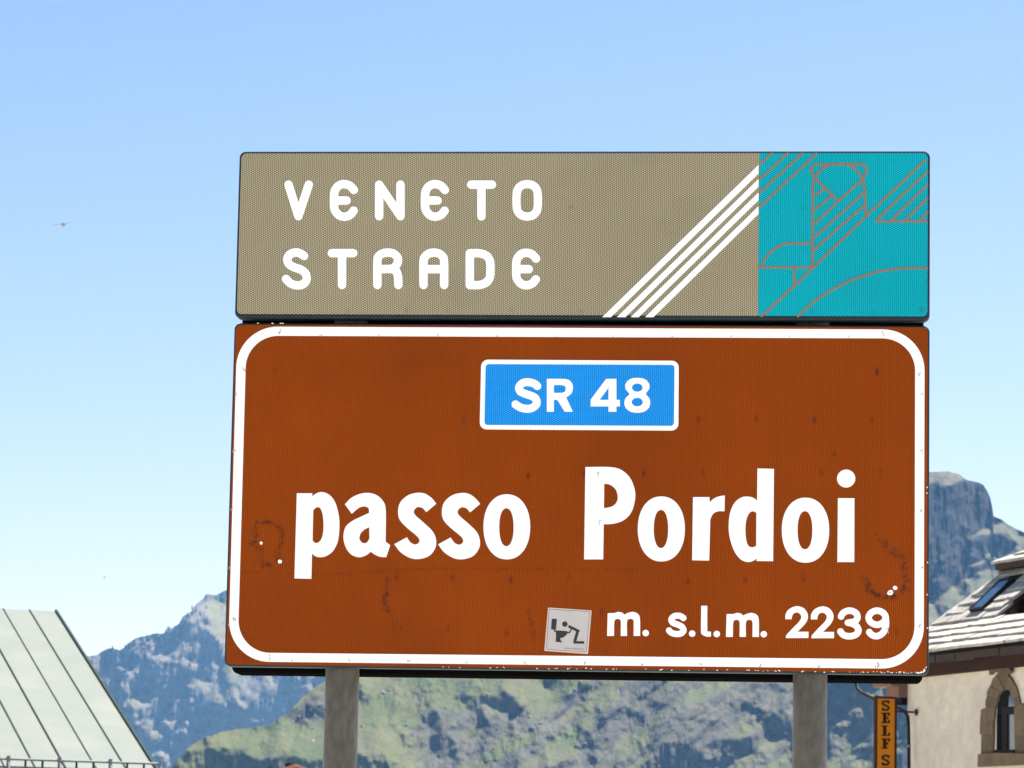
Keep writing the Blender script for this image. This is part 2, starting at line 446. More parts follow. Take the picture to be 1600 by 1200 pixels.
A_sky = [(-420,1090),(-200,1062),(0,1036),(60,1030),(130,1022),(139,1025),(160,1022),(191,1013),(203.5,1000),(221,994),(252,989),(279.6,978),(284,967),(293,957),(301,947),(312,936),(322,929),(338,930),(349,923),(380,910),(440,905),(520,930),(620,955),(760,985),(900,1010)]
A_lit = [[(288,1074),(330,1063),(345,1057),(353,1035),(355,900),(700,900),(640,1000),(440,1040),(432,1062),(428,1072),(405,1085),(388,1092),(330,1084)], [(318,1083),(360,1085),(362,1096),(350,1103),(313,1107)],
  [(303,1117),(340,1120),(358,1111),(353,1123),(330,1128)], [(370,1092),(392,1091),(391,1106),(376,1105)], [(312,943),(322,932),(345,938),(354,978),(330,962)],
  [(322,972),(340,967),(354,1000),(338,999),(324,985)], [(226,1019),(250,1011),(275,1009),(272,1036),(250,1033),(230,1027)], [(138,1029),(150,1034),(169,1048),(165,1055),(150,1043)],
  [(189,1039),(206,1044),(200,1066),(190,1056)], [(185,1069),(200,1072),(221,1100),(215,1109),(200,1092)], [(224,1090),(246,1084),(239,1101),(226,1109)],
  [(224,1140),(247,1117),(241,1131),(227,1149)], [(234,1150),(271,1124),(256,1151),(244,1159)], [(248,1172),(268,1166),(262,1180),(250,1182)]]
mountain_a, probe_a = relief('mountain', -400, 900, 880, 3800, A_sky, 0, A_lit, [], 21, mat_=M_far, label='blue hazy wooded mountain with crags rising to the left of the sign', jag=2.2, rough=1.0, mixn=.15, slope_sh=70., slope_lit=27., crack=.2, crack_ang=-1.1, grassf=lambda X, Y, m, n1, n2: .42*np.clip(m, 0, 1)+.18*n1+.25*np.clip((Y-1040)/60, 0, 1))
B_sky = [(235,1300),(258,1225),(272,1192),(288,1173),(297,1166),(320,1152),(350,1142),(368,1136.5),(415,1135.5),(434,1126),(452,1109),(471,1090.5),(486,1079),(505,1065),(560,1030),(700,990),(900,985),(1100,975),(1300,985),(1400,1010),(1460,1050)]
B_shade = [[(240,1172),(297,1171),(330,1166),(345,1165),(368,1173),(388,1184),(420,1184),(510,1182),(600,1184),(625,1240),(240,1320)],
  [(730,1100),(736,1075),(745,1071),(757,1075),(758,1087),(775,1085),(785,1075),(796,1087),(804,1089),(804,1102),(813,1116),(790,1113),(770,1105),(745,1109)],
  [(755,1137),(764,1121),(770,1127),(761,1138)], [(813,1134),(825,1129),(834,1141),(820,1142)], [(838,1055),(884,1055),(857,1089)],
  [(905,1058),(925,1056),(908,1086),(890,1106),(870,1121),(858,1123),(885,1100)], [(901,1151),(912,1134),(927,1139),(916,1163),(906,1164)],
  [(1005,1091),(1025,1065),(1042,1064),(1030,1076),(1012,1093)], [(938,1122),(970,1111),(1000,1117),(985,1126),(950,1125)], [(1080,1152),(1112,1123),(1106,1136),(1085,1157)],
  [(1013,1182),(1025,1164),(1080,1157),(1090,1170),(1120,1160),(1160,1149),(1192,1138),(1182,1166),(1160,1176),(1146,1196),(1080,1202),(1060,1190),(1050,1225),(1010,1225)],
  [(1163,1116),(1202,1099),(1196,1111),(1170,1121)], [(1188,1116),(1237,1099),(1237,1152),(1213,1141)], [(850,1206),(862,1194),(902,1184),(890,1201)], [(557,1066),(573,1071),(569,1093),(558,1094)],
  [(1285,1000),(1470,1000),(1470,1300),(1285,1300)], [(450,1118),(462,1110),(478,1115),(470,1126),(455,1126)], [(480,1102),(508,1100),(508,1118),(488,1117)],
  [(660,1120),(672,1112),(690,1118),(684,1130),(664,1134)], [(676,1160),(700,1150),(712,1165),(695,1180),(680,1176)]]
B_lit = []
B_streak = [[(1293,1103),(1305,1085),(1325,1070),(1341,1069),(1336,1079),(1315,1089),(1300,1111)], [(1338,1075),(1376,1069),(1373,1086),(1352,1083)], [(1313,1114),(1340,1105),(1360,1101),(1353,1111),(1328,1117)],
  [(1288,1135),(1338,1119),(1331,1128),(1293,1150)], [(1286,1149),(1316,1145),(1300,1167)], [(1320,1171),(1340,1161),(1343,1168),(1330,1173)], [(1310,1191),(1328,1177),(1331,1185)], [(1325,1202),(1335,1187),(1358,1187),(1350,1207)], [(1400,1165),(1415,1153),(1418,1171),(1405,1176)]]
# the dark right-hand end carries a few sunlit ledges: cut them out of its shade
B_shade_fn = B_shade
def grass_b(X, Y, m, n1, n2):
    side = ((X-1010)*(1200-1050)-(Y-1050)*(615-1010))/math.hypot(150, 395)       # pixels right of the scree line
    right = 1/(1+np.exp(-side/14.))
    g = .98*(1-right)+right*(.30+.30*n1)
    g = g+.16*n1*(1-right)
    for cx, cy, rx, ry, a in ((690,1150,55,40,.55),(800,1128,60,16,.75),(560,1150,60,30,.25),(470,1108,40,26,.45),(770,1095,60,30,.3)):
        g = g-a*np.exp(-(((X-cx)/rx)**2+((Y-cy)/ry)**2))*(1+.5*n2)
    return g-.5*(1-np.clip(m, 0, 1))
def relief_b():
    global raster
    base = raster
    def r2(polys, X, Y):
        m = base(polys, X, Y)
        if polys is B_shade: m = m*(1-base(B_streak, X, Y))
        return m
    raster = r2
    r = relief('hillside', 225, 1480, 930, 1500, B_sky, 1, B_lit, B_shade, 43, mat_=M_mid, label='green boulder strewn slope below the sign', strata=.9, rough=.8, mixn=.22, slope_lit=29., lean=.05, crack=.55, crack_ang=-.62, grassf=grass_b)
    raster = base
    return r
hill_b, probe_b = relief_b()
C_sky = [(1000,1010),(1150,930),(1260,800),(1330,748),(1400,735),(1452,737),(1480,739.5),(1501,742),(1513,749),(1537,756),(1543,765),(1549,780),(1552,804),(1559.5,808.5),(1568.5,815.5),(1582,823),(1600,832),(1650,852),(1760,900),(2000,990)]
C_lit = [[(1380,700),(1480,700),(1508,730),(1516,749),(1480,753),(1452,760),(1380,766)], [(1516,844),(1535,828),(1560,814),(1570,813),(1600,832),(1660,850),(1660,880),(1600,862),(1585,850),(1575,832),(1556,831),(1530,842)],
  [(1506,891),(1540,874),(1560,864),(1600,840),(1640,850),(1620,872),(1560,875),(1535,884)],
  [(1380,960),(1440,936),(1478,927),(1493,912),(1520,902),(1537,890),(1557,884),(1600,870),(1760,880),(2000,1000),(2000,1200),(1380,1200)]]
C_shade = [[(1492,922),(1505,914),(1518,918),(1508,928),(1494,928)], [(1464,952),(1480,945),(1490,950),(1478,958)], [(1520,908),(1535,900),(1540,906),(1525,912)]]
mountain_c, probe_c = relief('mountain', 1000, 2000, 690, 1900, C_sky, 0, C_lit, C_shade, 67, mat_=M_cliff, label='dark flat topped cliff mountain behind the stone roofed house', jag=1.2, rough=.8, mixn=.05, ribs=2.6, slope_lit=25., grassf=lambda X, Y, m, n1, n2: np.clip(m, 0, 1)*.95+.10*n1-.12)  # grass share follows the sunlit mask, painting lit slopes paler than shaded rock

# ------------------------------------------------------------------ haze
M_haze = bpy.data.materials.new('haze'); M_haze.use_nodes = True
hn, hl_ = M_haze.node_tree.nodes, M_haze.node_tree.links
hn.remove(hn['Principled BSDF'])
pv = hn.new('ShaderNodeVolumePrincipled'); pv.inputs['Density'].default_value = .000066
pv.inputs['Color'].default_value = (.21, .51, 1.0, 1); pv.inputs['Absorption Color'].default_value = (1, 1, 1, 1); pv.inputs['Anisotropy'].default_value = .2
hl_.new(pv.outputs[0], hn['Material Output'].inputs['Volume'])
hz = MB(); hz.box((0,0,0), (1,0,0), (0,1,0), (0,0,1), -6500, 6500, -6300, 6700, -6.0, 560)
haze = hz.build('haze', M_haze); tag(haze, 'thin blue mountain haze over the whole valley', kind='stuff')

# ================================================================== GREEN METAL ROOF (left)
cy_, sy_ = math.cos(YAW), math.sin(YAW)
RH = np.array([cy_, sy_, 0]); FH = np.array([-sy_, cy_, 0]); UP = np.array([0, 0, 1.])
M_copper = mat('pale_green_metal', (.135, .152, .132), rough=.5, var=.07, scale=1.3, stretch=(1,1,1), dirt=(.20,.19,.155), dirt_amt=.55, dirt_scale=.9)
M_seam = mat('dark_green_seam', (.016, .030, .022), spec=.15, rough=.6, var=.15)
M_rail = mat('grey_rail', (.16, .17, .18), rough=.45, metal=.3, var=.15)
M_plaster = mat('cream_plaster', (.58, .53, .425), rough=.9, var=.13, scale=5, bump=.5, dirt=(.40,.36,.31), dirt_amt=.6, dirt_scale=.6)
M_timber = mat('brown_timber', (.105, .060, .040), rough=.75, var=.2, scale=3, stretch=(1,1,6))
def camdir(phi): return RH*math.cos(phi)+FH*math.sin(phi)
DT = 70.0
ridge_r = at(87, 955, DT)
phi = math.radians(17)
e_r = camdir(phi)                     # along the ridge, away to the right
dn = RH*math.sin(phi)-FH*math.cos(phi)  # horizontal direction down the slope
s_len = .135*DT
low = ridge_r+dn*s_len
# height of the rake foot from the picture
pl = hit(240, 1196, ridge_r, e_r)
fall = pl-ridge_r; fall_n = fall/np.linalg.norm(fall); L_roof = np.linalg.norm(fall)*1.22
rn = np.cross(e_r, fall_n); rn = rn if rn[2] > 0 else -rn
barn = empty('barn', (ridge_r[0], ridge_r[1], 0))
tag(barn, 'building with pale green standing seam metal roof and snow guard rail at lower left', 'building')
pan_w = None
q = hit(47, 955, ridge_r, rn); pan_w = abs(np.dot(q-ridge_r, e_r))
NP = 9
for k in range(NP):
    mb = MB(); mb.box(ridge_r, -e_r, fall_n, rn, k*pan_w+.012, (k+1)*pan_w-.012, 0, L_roof, -.05, .0+.004*((k*7) % 3))
    mb.build('roof_panel', M_copper, barn)
    mb = MB(); mb.box(ridge_r, -e_r, fall_n, rn, (k+1)*pan_w-.011, (k+1)*pan_w+.011, -.0, L_roof+.02, -.04, .018)
    mb.build('roof_seam', M_seam, barn)
mb = MB(); mb.box(ridge_r, -e_r, fall_n, rn, -.03, .010, -.03, L_roof+.02, -.10, .03); mb.build('roof_edge', M_seam, barn)
# far slope, ridge cap, walls
mb = MB(); up2 = np.array([-fall_n[0], -fall_n[1], fall_n[2]])
mb.box(ridge_r, -e_r, up2, np.array([-rn[0], -rn[1], rn[2]]), -.05, NP*pan_w, 0.02, L_roof, -.06, -.01); mb.build('rear_roof', M_copper, barn)
zw = ridge_r[2]+fall_n[2]*L_roof*.93
run = np.dot(fall_n, dn)*L_roof*.93
mb = MB(); o_ = np.array([ridge_r[0], ridge_r[1], 0.])
mb.box(o_, -e_r, dn, UP, .12, NP*pan_w-.1, -run, run, 0, zw-.15); mb.build('wall', M_plaster, barn)
mb = MB(); a_, b_, c_ = o_+dn*run+UP*(zw-.15), o_-dn*run+UP*(zw-.15), o_+UP*(ridge_r[2]-.2)
V = [p-e_r*s for s in (.12, .35) for p in (a_, b_, c_)]
mb.add(V, [(0,1,2), (5,4,3), (0,3,4,1), (1,4,5,2), (2,5,3,0)]); mb.build('gable', M_plaster, barn)
# snow guard rail near the eave: posts, top rail, lower rail, struts
guard_s = np.dot(hit(120, 1199, ridge_r, rn)-ridge_r, fall_n)
ln = lambda w, s, h: ridge_r-e_r*w+fall_n*s+UP*h
gs = guard_s+.35
p_top = hit(240, 1193, ln(0, gs, 0), dn)      # height of the rail above the roof here
rh = p_top[2]-ln(0, gs, 0)[2]
mb = MB(); mb.tube([ln(-.02, gs, rh), ln(NP*pan_w, gs, rh)], .022, 8); mb.build('guard_rail', M_rail, barn)
mb = MB(); mb.tube([ln(-.02, gs, rh*.35), ln(NP*pan_w, gs, rh*.35)], .018, 8); mb.build('guard_rail', M_rail, barn)
for k in range(17):
    w = k*pan_w*.55; thick = .034 if k % 3 == 0 else .02
    mb = MB(); mb.tube([ln(w, gs, 0.0), ln(w, gs, rh+(.05 if k % 3 == 0 else 0))], thick, 6)
    if k % 3 == 0: mb.tube([ln(w, gs, rh*.9), ln(w+.02, gs+.3, -.1)], .016, 6)
    mb.build('guard_post', M_seam if k % 3 else M_rail, barn)

# ================================================================== STONE-ROOFED HOUSE (right)
M_shingle = mat('weathered_shingle', (.33, .31, .28), rough=.85, var=.32, scale=7, bump=.5, dirt=(.10,.09,.07), dirt_amt=.6, dirt_scale=3.5)
M_fascia = mat('grey_fascia_board', (.044, .030, .025), spec=.15, rough=.8, var=.2, scale=3)
M_beam = mat('brown_eave_beam', (.030, .0125, .007), spec=.15, rough=.8, var=.18, scale=2)
M_stone = mat('tan_stone', (.125, .088, .046), rough=.9, var=.25, scale=5, bump=.5)
M_stone2 = mat('tan_stone_dark', (.092, .066, .036), rough=.9, var=.25, scale=5, bump=.5)
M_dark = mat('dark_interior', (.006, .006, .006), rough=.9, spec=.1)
M_wframe = mat('dark_window_frame', (.012, .010, .009), spec=.1, rough=.7)
M_zinc = mat('dark_downpipe', (.008, .010, .011), rough=.7, spec=.2, metal=.0)
M_glass, N, L, B = new_mat('window_glass'); B.inputs['Base Color'].default_value = (.05, .09, .13, 1); B.inputs['Roughness'].default_value = .04; B.inputs['Specular IOR Level'].default_value = .55  # bluish base colour stands in for sky reflected in the panes
M_dglass, N, L, B = new_mat('dark_glass'); B.inputs['Base Color'].default_value = (.008, .009, .010, 1); B.inputs['Roughness'].default_value = .15; B.inputs['Specular IOR Level'].default_value = 0
M_sky_glass, N, L, B = new_mat('skylight_glass'); B.inputs['Base Color'].default_value = (.025, .07, .14, 1); B.inputs['Roughness'].default_value = .12; B.inputs['Specular IOR Level'].default_value = .6
PHI = math.radians(66)
U_ = RH*math.cos(PHI)-FH*math.sin(PHI)
V_ = RH*math.sin(PHI)+FH*math.cos(PHI)
pc = at(1418, 1100, 60.0); PC = np.array([pc[0], pc[1], 0.])
H = lambda u, v, z: PC+U_*u+V_*v+UP*z
def loc_uvz(p): d = p-PC; return np.dot(d, U_), np.dot(d, V_), d[2]
house = empty('mountain_house', PC)
tag(house, 'cream plastered house with shingled roof and arched stone window right of the sign', 'house')
# eave heights read off the picture on the fascia plane
_, _, z_fb0 = loc_uvz(hit(1452, 1039, H(0, -.35, 0), V_)); _, _, z_fb1 = loc_uvz(hit(1600, 1018, H(0, -.35, 0), V_)); z_fb = (z_fb0+z_fb1)/2
_, _, z_bb0 = loc_uvz(hit(1452, 1058, H(0, -.12, 0), V_)); _, _, z_bb1 = loc_uvz(hit(1600, 1038, H(0, -.12, 0), V_)); z_bb = (z_bb0+z_bb1)/2
z_ft = z_fb+.15
print('HOUSE eave z', z_fb0, z_fb1, z_bb0, z_bb1)
U_END = 12.0; U_VERGE = -.30; V_EAVE = -.42
vb = loc_uvz(hit(1455.6, 979, H(U_VERGE, 0, 0), U_)); vt = loc_uvz(hit(1566, 899, H(U_VERGE, 0, 0), U_))
print('HOUSE break', vb, 'up', vt)
VB, ZB = vb[1], vb[2]
tan_up = math.tan(math.radians(42.0)); ang_up = math.atan(tan_up)
ZE = z_ft+.03; tan_lo = (ZB-ZE)/(VB-V_EAVE)
hipt = loc_uvz(hit(1566, 899, H(0, VB, ZB), np.cross(U_, V_*math.cos(ang_up)+UP*math.sin(ang_up)))); HK = (hipt[0]-U_VERGE)/(hipt[1]-VB)
print('HIP', hipt, HK)
u_hip = lambda v: U_VERGE+(v-VB)*HK
V_RIDGE = 4.2; Z_RIDGE = ZB+(V_RIDGE-VB)*tan_up
z_roof = lambda v: ZE+(v-V_EAVE)*tan_lo if v < VB else ZB+(v-VB)*tan_up
# walls
mb = MB(); mb.box(PC, U_, V_, UP, 0, U_END, 0, .3, 0, z_bb+.25)
wall = mb.build('wall', M_plaster, house)
mb = MB(); mb.box(PC, U_, V_, UP, 0, .3, .302, 9.2, 0, z_bb+.25); mb.build('wall', M_plaster, house)
mb = MB(); mb.box(PC, U_, V_, UP, U_END-.3, U_END, .302, 9.2, 0, z_bb+.25); mb.build('wall', M_plaster, house)
mb = MB(); mb.box(PC, U_, V_, UP, .302, U_END-.302, 8.9, 9.2, 0, z_bb+.25); mb.build('wall', M_plaster, house)
mb = MB()
for u0 in (.01, U_END-.31):
    mb = MB()
    g3 = [H(u0, .2, z_bb+.25), H(u0, 9.0, z_bb+.25), H(u0, V_RIDGE, Z_RIDGE-.25)]; g4 = [p+U_*.28 for p in g3]
    mb.add(g3+g4, [(0,1,2), (5,4,3), (0,3,4,1), (1,4,5,2), (2,5,3,0)])
    mb.build('gable', M_plaster, house)
# eave: beam, fascia boards, soffit, painted shadow strip
mb = MB(); mb.box(PC, U_, V_, UP, U_VERGE-.05, U_END+.2, -.14, -.004, z_bb, z_fb+.02); mb.build('eave_beam', M_beam, house)
rb = random.Random(4); u = U_VERGE-.1; k = 0
while u < U_END:
    w = .55+rb.random()*.2
    mb = MB(); dz = rb.uniform(-.012, .012); t = rb.uniform(0, .02)
    mb.box(PC, U_, V_, UP, u+.012, u+w-.012, -.37-t, -.33, z_fb+dz, z_ft-.03+dz*.3)
    mb.build('fascia_board', M_fascia, house); u += w; k += 1
mb = MB(); mb.box(PC, U_, V_, UP, U_VERGE-.1, U_END+.1, -.33, -.142, z_fb+.025, z_fb+.05); mb.build('soffit', M_beam, house)
mb = MB(); mb.box(PC, U_, V_, UP, U_VERGE-.1, U_END+.1, -.40, -.335, z_ft-.028, z_ft+.005); mb.build('shadow_strip', M_dark, house)  # near-black strip stands in for the shadow under the shingle edge
# corner bracket at the far end of the eave
mb = MB(); mb.box(PC, U_, V_, UP, -.62, -.01, -.30, .25, z_bb-.12, z_bb+.0); mb.box(PC, U_, V_, UP, -.40, -.01, -.16, .25, z_bb-.30, z_bb-.122)
mb.build('corner_bracket', mat('bracket_timber', (.16,.085,.055), rough=.8, var=.25, scale=4), house)
mb = MB(); mb.box(PC, U_, V_, UP, -.20, -.01, -.10, .15, z_bb-.42, z_bb-.302); mb.build('bracket_foot', M_dark, house)
# roof deck under the shingles
def deck(v0, z0, v1, z1, u0, u1, th):
    mb = MB(); mb.hexa([H(u0, v0, z0-th), H(u1, v0, z0-th), H(u1, v1, z1-th), H(u0, v1, z1-th), H(u0, v0, z0), H(u1, v0, z0), H(u1, v1, z1), H(u0, v1, z1)]); return mb
deck(V_EAVE+.05, ZE-.02, VB, ZB-.045, U_VERGE, U_END+.2, .05).build('roof_deck', M_beam, house)
rnn = np.cross(U_, V_*math.cos(ang_up)+UP*math.sin(ang_up)); rp = H(0, VB, ZB)
cu0, cu1 = loc_uvz(hit(1592, 935, rp, rnn)), loc_uvz(hit(1548, 972, rp, rnn)); U_CUT = (cu0[0]+cu1[0])/2; V_CUT = 1.95
print('CUT', cu0, cu1, VB)
mb = MB(); q4 = [H(U_VERGE+.02, VB, ZB-.045), H(U_CUT, VB, ZB-.045), H(U_CUT, V_CUT, z_roof(V_CUT)-.045), H(u_hip(V_CUT)+.02, V_CUT, z_roof(V_CUT)-.045)]
mb.hexa([p-UP*.06 for p in q4]+q4); mb.build('roof_deck', M_beam, house)
mb = MB(); mb.hexa([p-UP*.03 for p in (H(u_hip(VB)-.03, VB, ZB-.02), H(u_hip(VB)+.03, VB, ZB+.0), H(u_hip(V_RIDGE)+.03, V_RIDGE, Z_RIDGE+.0), H(u_hip(V_RIDGE)-.03, V_RIDGE, Z_RIDGE-.02))]+[p+UP*.02 for p in (H(u_hip(VB)-.03, VB, ZB-.02), H(u_hip(VB)+.03, VB, ZB+.0), H(u_hip(V_RIDGE)+.03, V_RIDGE, Z_RIDGE+.0), H(u_hip(V_RIDGE)-.03, V_RIDGE, Z_RIDGE-.02))]); mb.build('hip_cap', M_beam, house)
mb = MB(); mb.add([H(U_VERGE, VB, ZB-.05), H(u_hip(V_RIDGE), V_RIDGE, Z_RIDGE-.05), H(U_VERGE, 2*V_RIDGE-VB, ZB-.05)], [(0,1,2)]); mb.build('hip_roof', M_shingle, house)
deck(V_CUT+.002, z_roof(V_CUT)-.045, V_RIDGE, Z_RIDGE-.045, max(U_CUT, u_hip(V_RIDGE))+.002, U_END+.2, .06).build('roof_deck', M_beam, house)
mb = MB(); mb.box(PC, U_, V_, UP, U_CUT+.002, 3.4, VB+.02, V_CUT+.06, ZB-.10, ZB-.03); mb.build('balcony_floor', M_rail, house)
mb = MB(); mb.box(PC, U_, V_, UP, U_CUT+.002, 3.4, V_CUT+.02, V_CUT+.06, ZB-.029, z_roof(V_CUT)-.06); mb.build('balcony_back', M_timber, house)
deck(9.6, ZE-.02, V_RIDGE, Z_RIDGE-.03, U_VERGE, U_END+.2, .06).build('rear_roof', M_shingle, house)
# shingles: overlapping courses, each slab an object
def shingle_mesh(w, l, th, seed):
    r = random.Random(seed)
    f = lambda a: r.uniform(-a, a)*1.6
    V = [(0, f(.012), f(.004)), (w, f(.012), f(.004)), (w, l, 0), (0, l, 0)]
    T = [(x, y, z+th+f(.005)) for x, y, z in V]
    me = bpy.data.meshes.new('shingle'); me.from_pydata(V+T, [], [(3,2,1,0), (4,5,6,7), (0,1,5,4), (1,2,6,5), (2,3,7,6), (3,0,4,7)]); me.materials.append(M_shingle); me.update()
    return me
SH = {w: [shingle_mesh(w, .40, .045, 10*i+int(w*100)) for i in range(3)] for w in (.46, .60, .78)}
house_loc = np.array(house.location)
def lay_course(v, pitch, u0, u1, seed, lift=.03, skip=None, parent=house, zf=None, clip=False):
    r = random.Random(seed); u = u0-r.random()*.25; first = True
    down = np.array([0., 0., 0.])
    ys = V_*math.cos(pitch)+UP*math.sin(pitch)       # up the slope
    tl = math.radians(6)                            # each slab lies a little flatter than the deck
    ys2 = V_*math.cos(pitch-tl)+UP*math.sin(pitch-tl); zs2 = np.cross(U_, ys2)
    while u < u1:
        w = r.choice((.46, .60, .78))
        a = u0 if first else u
        if first: w2 = u+w-u0
        else: w2 = w
        first = False
        if clip: w2 = min(w2, u1-a)
        if w2 > .12 and not (skip and skip(a, a+w2)):
            o = bpy.data.objects.new('shingle', r.choice(SH[w])); COL.objects.link(o); o.parent = parent
            p = H(a, v, zf(v)+r.uniform(0, .008))-house_loc
            X = U_*((w2-.014)/w)
            o.matrix_local = Matrix(((X[0], ys2[0], zs2[0], p[0]), (X[1], ys2[1], zs2[1], p[1]), (X[2], ys2[2], zs2[2], p[2]), (0, 0, 0, 1)))
        u += w
n_lo = 4; run_lo = VB-V_EAVE
for k in range(n_lo):
    lay_course(V_EAVE+run_lo*k/n_lo, math.atan(tan_lo), U_VERGE-.02, 6.0, 100+k, zf=lambda v: z_roof(v)-.01)
step_v = .235*math.cos(ang_up)
# skylight on the steep roof
sk = [loc_uvz(hit(*p, rp+rnn*.06, rnn)) for p in ((1566,902),(1585,902),(1537,951),(1521,948))]
su0, su1 = min(sk[0][0], sk[3][0]), max(sk[1][0], sk[2][0]); su0 = (sk[0][0]+sk[3][0])/2; su1 = (sk[1][0]+sk[2][0])/2
sv0 = (sk[2][1]+sk[3][1])/2; sv1 = (sk[0][1]+sk[1][1])/2; um_ = (su0+su1)/2; su0, su1 = um_-.20, um_+.20
print('SKY', sk, su0, su1, sv0, sv1)
for k in range(13):
    v = VB+.02+k*step_v
    lay_course(v, ang_up, u_hip(v)+.0, U_CUT-.02 if v < V_CUT-.1 else 6.0, 200+k, clip=v < V_CUT-.1, zf=lambda v: z_roof(v)-.01, skip=lambda a, b, v=v: (b > su0+.1 and a < su1-.1 and v > sv0-.15 and v < sv1))
ysl = V_*math.cos(ang_up)+UP*math.sin(ang_up); so_ = H(su0, sv0, z_roof(sv0)); sl_ = (sv1-sv0)/math.cos(ang_up); sw_ = su1-su0
light = MB(); fr = .05
light.box(so_, U_, ysl, rnn, 0, sw_, -.0, fr, -.04, .085); light.box(so_, U_, ysl, rnn, 0, sw_, sl_-fr, sl_, -.04, .085)
light.box(so_, U_, ysl, rnn, 0, fr*.7, fr+.001, sl_-fr-.001, -.04, .085); light.box(so_, U_, ysl, rnn, sw_-fr*.7, sw_, fr+.001, sl_-fr-.001, -.04, .085)
skyl = light.build('skylight', M_zinc, house)
mb = MB(); mb.box(so_, U_, ysl, rnn, fr*.7+.001, sw_-fr*.7-.001, fr+.002, sl_-fr-.002, .02, .075); mb.build('pane', M_sky_glass, skyl)
# dormer with its own hipped shingle roof
DV = 1.5
dz0 = loc_uvz(hit(1556, 880, H(0, DV, 0), V_)); DU, DZ = dz0[0], dz0[2]
print('DORMER', dz0)
M_dtimber = mat('dormer_timber', (.12, .07, .045), rough=.8, var=.2, scale=4)
mb = MB(); pw = loc_uvz(hit(1592, 930, H(0, DV+.28, 0), V_)); PU = pw[0]
zbase = ZB-.03
mb.box(PC, U_, V_, UP, PU, PU+.16, DV+.28, DV+.42, zbase, DZ-.12)
for uu in (PU+.9, PU+1.8): mb.box(PC, U_, V_, UP, uu, uu+.14, DV+.28, DV+.42, zbase, DZ-.12)
mb.box(PC, U_, V_, UP, PU+.161, PU+1.95, DV+.30, DV+.40, zbase, zbase+.12)
dorm = mb.build('dormer', M_dtimber, house)
mb = MB(); mb.box(PC, U_, V_, UP, PU+.165, PU+1.93, DV+.36, DV+.38, zbase+.121, DZ-.13); mb.build('dormer_window', M_dglass, dorm)
mb = MB(); mb.box(PC, U_, V_, UP, PU+.02, PU+.12, DV+.43, 3.2, zbase, DZ-.12); mb.build('dormer_cheek', M_dtimber, dorm)
mb = MB(); mb.box(PC, U_, V_, UP, DU+.03, PU+2.5, DV+.03, 4.4, DZ-.12, DZ-.075); mb.build('dormer_soffit', M_beam, dorm)
mb = MB(); mb.box(PC, U_, V_, UP, DU, PU+2.5, DV-.012, DV+.025, DZ-.115, DZ-.01); mb.box(PC, U_, V_, UP, DU-.012, DU+.02, DV+.03, 4.4, DZ-.115, DZ-.01); mb.build('dormer_fascia', M_fascia, dorm)
mb = MB(); mb.box(PC, U_, V_, UP, DU-.16, DU-.015, DV+.15, DV+.25, DZ-.17, DZ-.10); mb.build('dormer_rafter', M_dtimber, dorm)
hp = math.radians(25)
mb = MB(); U2 = PU+2.5
mb.add([H(DU, DV, DZ-.01), H(U2, DV, DZ-.01), H(U2, DV+2.4, DZ+2.4*math.tan(hp)), H(DU+2.4, DV+2.4, DZ+2.4*math.tan(hp)), H(DU, DV+4.4, DZ-.01), H(U2, DV+2.4, DZ-.01)], [(0,1,2,3), (0,3,4), (3,2,5,4)])
mb.build('dormer_roof', M_fascia, dorm)
for k in range(8):
    v = DV-.03+k*.27
    lay_course(v, hp, DU-.05+(v-DV)*1.0, U2, 300+k, parent=dorm, zf=lambda v: DZ+(v-DV)*math.tan(hp)-.005)
# arched window: stone jambs, voussoirs, keystone, sill, frame, glass
WIN = lambda x, y, n=0.0: hit(1520+x/7.0625, 1030+y/7.0625, H(0, n, 0), V_)
def wall_poly(name, pts, m, depth0, depth1, parent, jit=None):
    P = [WIN(*p) for p in pts]; uz = [loc_uvz(p) for p in P]
    n = len(uz); V = [H(u, depth0, z) for u, _, z in uz]+[H(u, depth1, z) for u, _, z in uz]
    Fc = [tuple(range(n)), tuple(range(n, 2*n))[::-1]]+[(i, i+n, (i+1) % n+n, (i+1) % n) for i in range(n)]
    return build(name, V, Fc, m, parent)
window = wall_poly('window', [(270,640),(285,500),(310,410),(345,355),(385,330),(425,350),(455,400),(475,480),(480,560),(480,1035),(270,1035)], M_dark, -.003, -.012, house)
wf = wall_poly('frame', [(268,1000),(480,1000),(480,1036),(268,1036)], M_wframe, -.013, -.05, window)
wall_poly('frame', [(345,525),(479,525),(479,610),(345,610)], M_wframe, -.013, -.05, window)
wall_poly('frame', [(350,611),(405,611),(405,999),(350,999)], M_wframe, -.013, -.045, window)
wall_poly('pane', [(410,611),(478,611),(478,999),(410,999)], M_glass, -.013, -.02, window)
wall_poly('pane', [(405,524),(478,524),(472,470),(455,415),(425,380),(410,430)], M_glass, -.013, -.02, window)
wall_poly('pane', [(274,999),(349,999),(349,612),(276,612)], M_dglass, -.013, -.02, window)
stones = [[(112,1045),(115,830),(245,830),(240,1045)], [(110,828),(108,690),(245,690),(245,828)], [(105,688),(115,560),(150,545),(262,545),(250,688)],
  [(160,543),(155,470),(175,400),(290,440),(268,543)], [(177,398),(195,350),(215,300),(330,370),(293,436)], [(217,298),(245,215),(285,170),(360,325),(332,366)],
  [(287,168),(300,130),(400,130),(412,175),(385,322),(362,322)], [(415,178),(450,225),(480,280),(430,350),(388,324)], [(482,283),(505,340),(520,400),(468,440),(433,353)],
  [(521,403),(535,470),(540,540),(486,540),(470,443)], [(488,542),(575,490),(612,545),(620,690),(488,690)], [(486,692),(610,692),(605,840),(486,840)], [(484,842),(605,842),(610,1040),(484,1040)]]
rs_ = random.Random(3)
